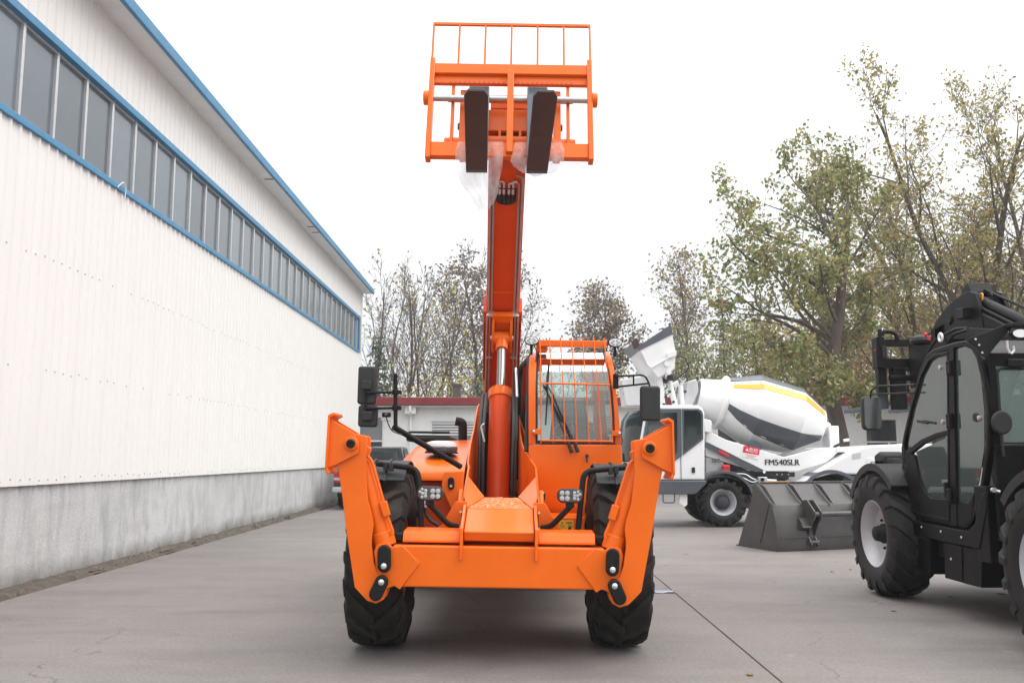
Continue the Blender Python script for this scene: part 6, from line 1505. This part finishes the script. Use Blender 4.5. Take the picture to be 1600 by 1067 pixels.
# ================================================================== PICKUP parked by the warehouse, seen from behind
pk = thing('pickup_truck', (-4.0, 25.6, 0), 'dark pickup truck parked along the warehouse behind the orange machine', 'pickup truck')
CPn = M['car_paint']; y0 = 25.0; xc_ = -4.02; hwid = .90
bed = MB().prism([(y0, .62), (y0 - .02, 1.05), (y0 + .03, 1.12), (y0 + 1.55, 1.12), (y0 + 1.6, .55), (y0 + .2, .5)], 'yz', xc_ - hwid, xc_ + hwid).build('bed', CPn, pk, bev=.04, seg=3)
MB().bb(xc_ - .68, xc_ + .68, y0 - .045, y0 - .022, .66, 1.06).build('tailgate', CPn, pk, bev=.015)
MB().bb(xc_ - hwid - .01, xc_ + hwid + .01, y0 - .16, y0 + .06, .46, .62).build('rear_bumper', M['zinc'], pk, bev=.04, seg=3)
for s in (-1, 1):
    tl = MB().bb(xc_ + s * .70, xc_ + s * .905, y0 - .04, y0 + .10, .74, 1.06).build('tail_lamp', M['tail_red'], pk, bev=.02, seg=3)
    MB().bb(xc_ + s * .72, xc_ + s * .895, y0 - .048, y0 - .036, .80, .87).build('reverse_lens', M['led'], tl)
cabp = MB().loft([[(xc_ - hwid, y, .6), (xc_ + hwid, y, .6), (xc_ + hwid, y, 1.14), (xc_ + hwid - .14, y + d, 1.74), (xc_ - hwid + .14, y + d, 1.74), (xc_ - hwid, y, 1.14)] for y, d in ((y0 + 1.62, .16), (y0 + 3.3, -.3))]).build('cabin', CPn, pk, bev=.05, seg=3)
MB().quad((xc_ - .66, y0 + 1.655, 1.24), (xc_ + .66, y0 + 1.655, 1.24), (xc_ + .60, y0 + 1.755, 1.62), (xc_ - .60, y0 + 1.755, 1.62)).build('rear_window', M['pane_office'], cabp, recalc=False)
MB().quad((xc_ + .905, y0 + 1.8, 1.2), (xc_ + .905, y0 + 3.1, 1.2), (xc_ + .79, y0 + 2.85, 1.66), (xc_ + .79, y0 + 1.9, 1.66)).build('side_window', M['pane_office'], cabp, recalc=False)
for x in (-.36, .36): MB().bb(xc_ + x - .13, xc_ + x + .13, y0 + 1.62, y0 + 1.64, 1.16, 1.21).build('vent', M['ink'], cabp)
MB().bb(xc_ - hwid, xc_ + hwid, y0 + 3.2, y0 + 4.6, .55, 1.12).build('bonnet', CPn, pk, bev=.08, seg=3)
for s in (-1, 1):
    MB().box((xc_ + s * 1.03, y0 + 3.0, 1.22), (.2, .10, .15)).build('door_mirror', M['ink'], pk, bev=.02)
    for y in (y0 + .95, y0 + 3.9):
        w = make_wheel(pk, Vector((xc_ + s * .78, y, .36)) - Vector(OFF[pk.name]), .36, .24, .22, M['rim_grey'], M['ink_grey'], M['rubber_clean'], flip=s, nl=22, bolts=5)
MB().bb(xc_ - .24, xc_ + .24, y0 - .052, y0 - .046, .70, .82).build('number_plate', M['label_white'], pk)
MB().bb(xc_ - .85, xc_ + .85, y0 + .3, y0 + 4.4, .34, .56).build('underbody', M['ink'], pk)
MB().bb(xc_ - .5, xc_ + .5, y0 - .03, y0 + .02, .34, .44).build('tow_bar', M['ink'], pk)
# a second parked car just past it shows one roof corner
pc2 = thing('parked_car', (-2.6, 31.0, 0), 'dark parked car mostly hidden beyond the pickup roof', 'car')
MB().loft([[(-3.45, y, .3), (-1.75, y, .3), (-1.75, y, 1.0), (-1.95, y + d, 1.58), (-3.25, y + d, 1.58), (-3.45, y, 1.0)] for y, d in ((30.2, .25), (33.6, -.8))]).build('body', CPn, pc2, bev=.08, seg=3)
MB().quad((-3.2, 30.28, 1.1), (-2.0, 30.28, 1.1), (-2.08, 30.42, 1.48), (-3.12, 30.42, 1.48)).build('rear_window', M['pane_office'], pc2, recalc=False)
for x in (-3.25, -1.95):
    for y in (30.8, 33.1): make_wheel(pc2, Vector((x, y, .32)) - Vector(OFF[pc2.name]), .32, .2, .2, M['rim_grey'], M['ink_grey'], M['rubber_clean'], flip=-1 if x < -2.6 else 1, nl=20, bolts=5)

# ================================================================== FALLEN LEAVES and a scrap of plastic
rr = random.Random(8)
LV = [(1040, 919, 'dry brown leaf on the joint line right of the orange machine'), (1396, 955, 'dry brown leaf in front of the black machine far wheel'), (1484, 932, 'dry brown leaf under the step of the black machine'),
      (1566, 929, 'dry brown leaf beside the near wheel of the black machine'), (1172, 1054, 'dry brown leaf nearest the viewer at the bottom right'), (1300, 893, 'dry brown leaf on the yard below the grey bucket'), (1328, 890, 'dry brown leaf between the grey bucket and the black wheel')]
for (u, v, lab_) in LV:
    p = atG(u, v); s_ = rr.uniform(.025, .05); a = rr.random() * 6.3
    P = [(0, -1.2, 0), (.55, -.3, .25), (.45, .5, .3), (0, 1.2, .12), (-.45, .5, .28), (-.55, -.3, .22)]
    V = [(s_ * (x * math.cos(a) - y * math.sin(a)), s_ * (x * math.sin(a) + y * math.cos(a)), .003 + s_ * z) for x, y, z in P] + [(0, 0, .003)]
    m = MB().add(V, [(6, i, (i + 1) % 6) for i in range(6)]); o = m.build('fallen_leaf', M['leaf_fallen'], smooth=0, recalc=False); o.location = p
    tag(o, lab_, 'leaf', 'fallen leaves on the yard')
p = atG(1037, 925)
mb = MB(); V = []
for k in range(14):
    a = 2 * PI * k / 14; V.append((.16 * math.cos(a) * rr.uniform(.6, 1.1), .10 * math.sin(a) * rr.uniform(.6, 1.1), .004 + rr.uniform(0, .012)))
V.append((0, 0, .016)); mb.add(V, [(14, i, (i + 1) % 14) for i in range(14)])
o = mb.build('plastic_scrap', M['blue_scrap'], smooth=0, recalc=False); o.location = p; tag(o, 'crumpled bluish plastic scrap beside the right orange wheel', 'scrap')

# ================================================================== HAZE: the damp grey air of the day
def haze(density):
    m = bpy.data.materials.new('haze_air'); m.use_nodes = True; N, L = m.node_tree.nodes, m.node_tree.links
    for n in list(N):
        if n.type == 'BSDF_PRINCIPLED': N.remove(n)
    o = [n for n in N if n.type == 'OUTPUT_MATERIAL'][0]
    pv = N.new('ShaderNodeVolumePrincipled'); pv.inputs['Color'].default_value = (.95, .96, .97, 1); pv.inputs['Density'].default_value = density; pv.inputs['Anisotropy'].default_value = .0
    L.new(pv.outputs[0], o.inputs['Volume'])
    b = MB().bb(-60, 60, -12, 75, -1.2, 19.5).build('haze', m, smooth=0); b['kind'] = 'stuff'; b['label'] = 'thin grey haze hanging over the whole yard'; b['category'] = 'haze'
haze(.0010)
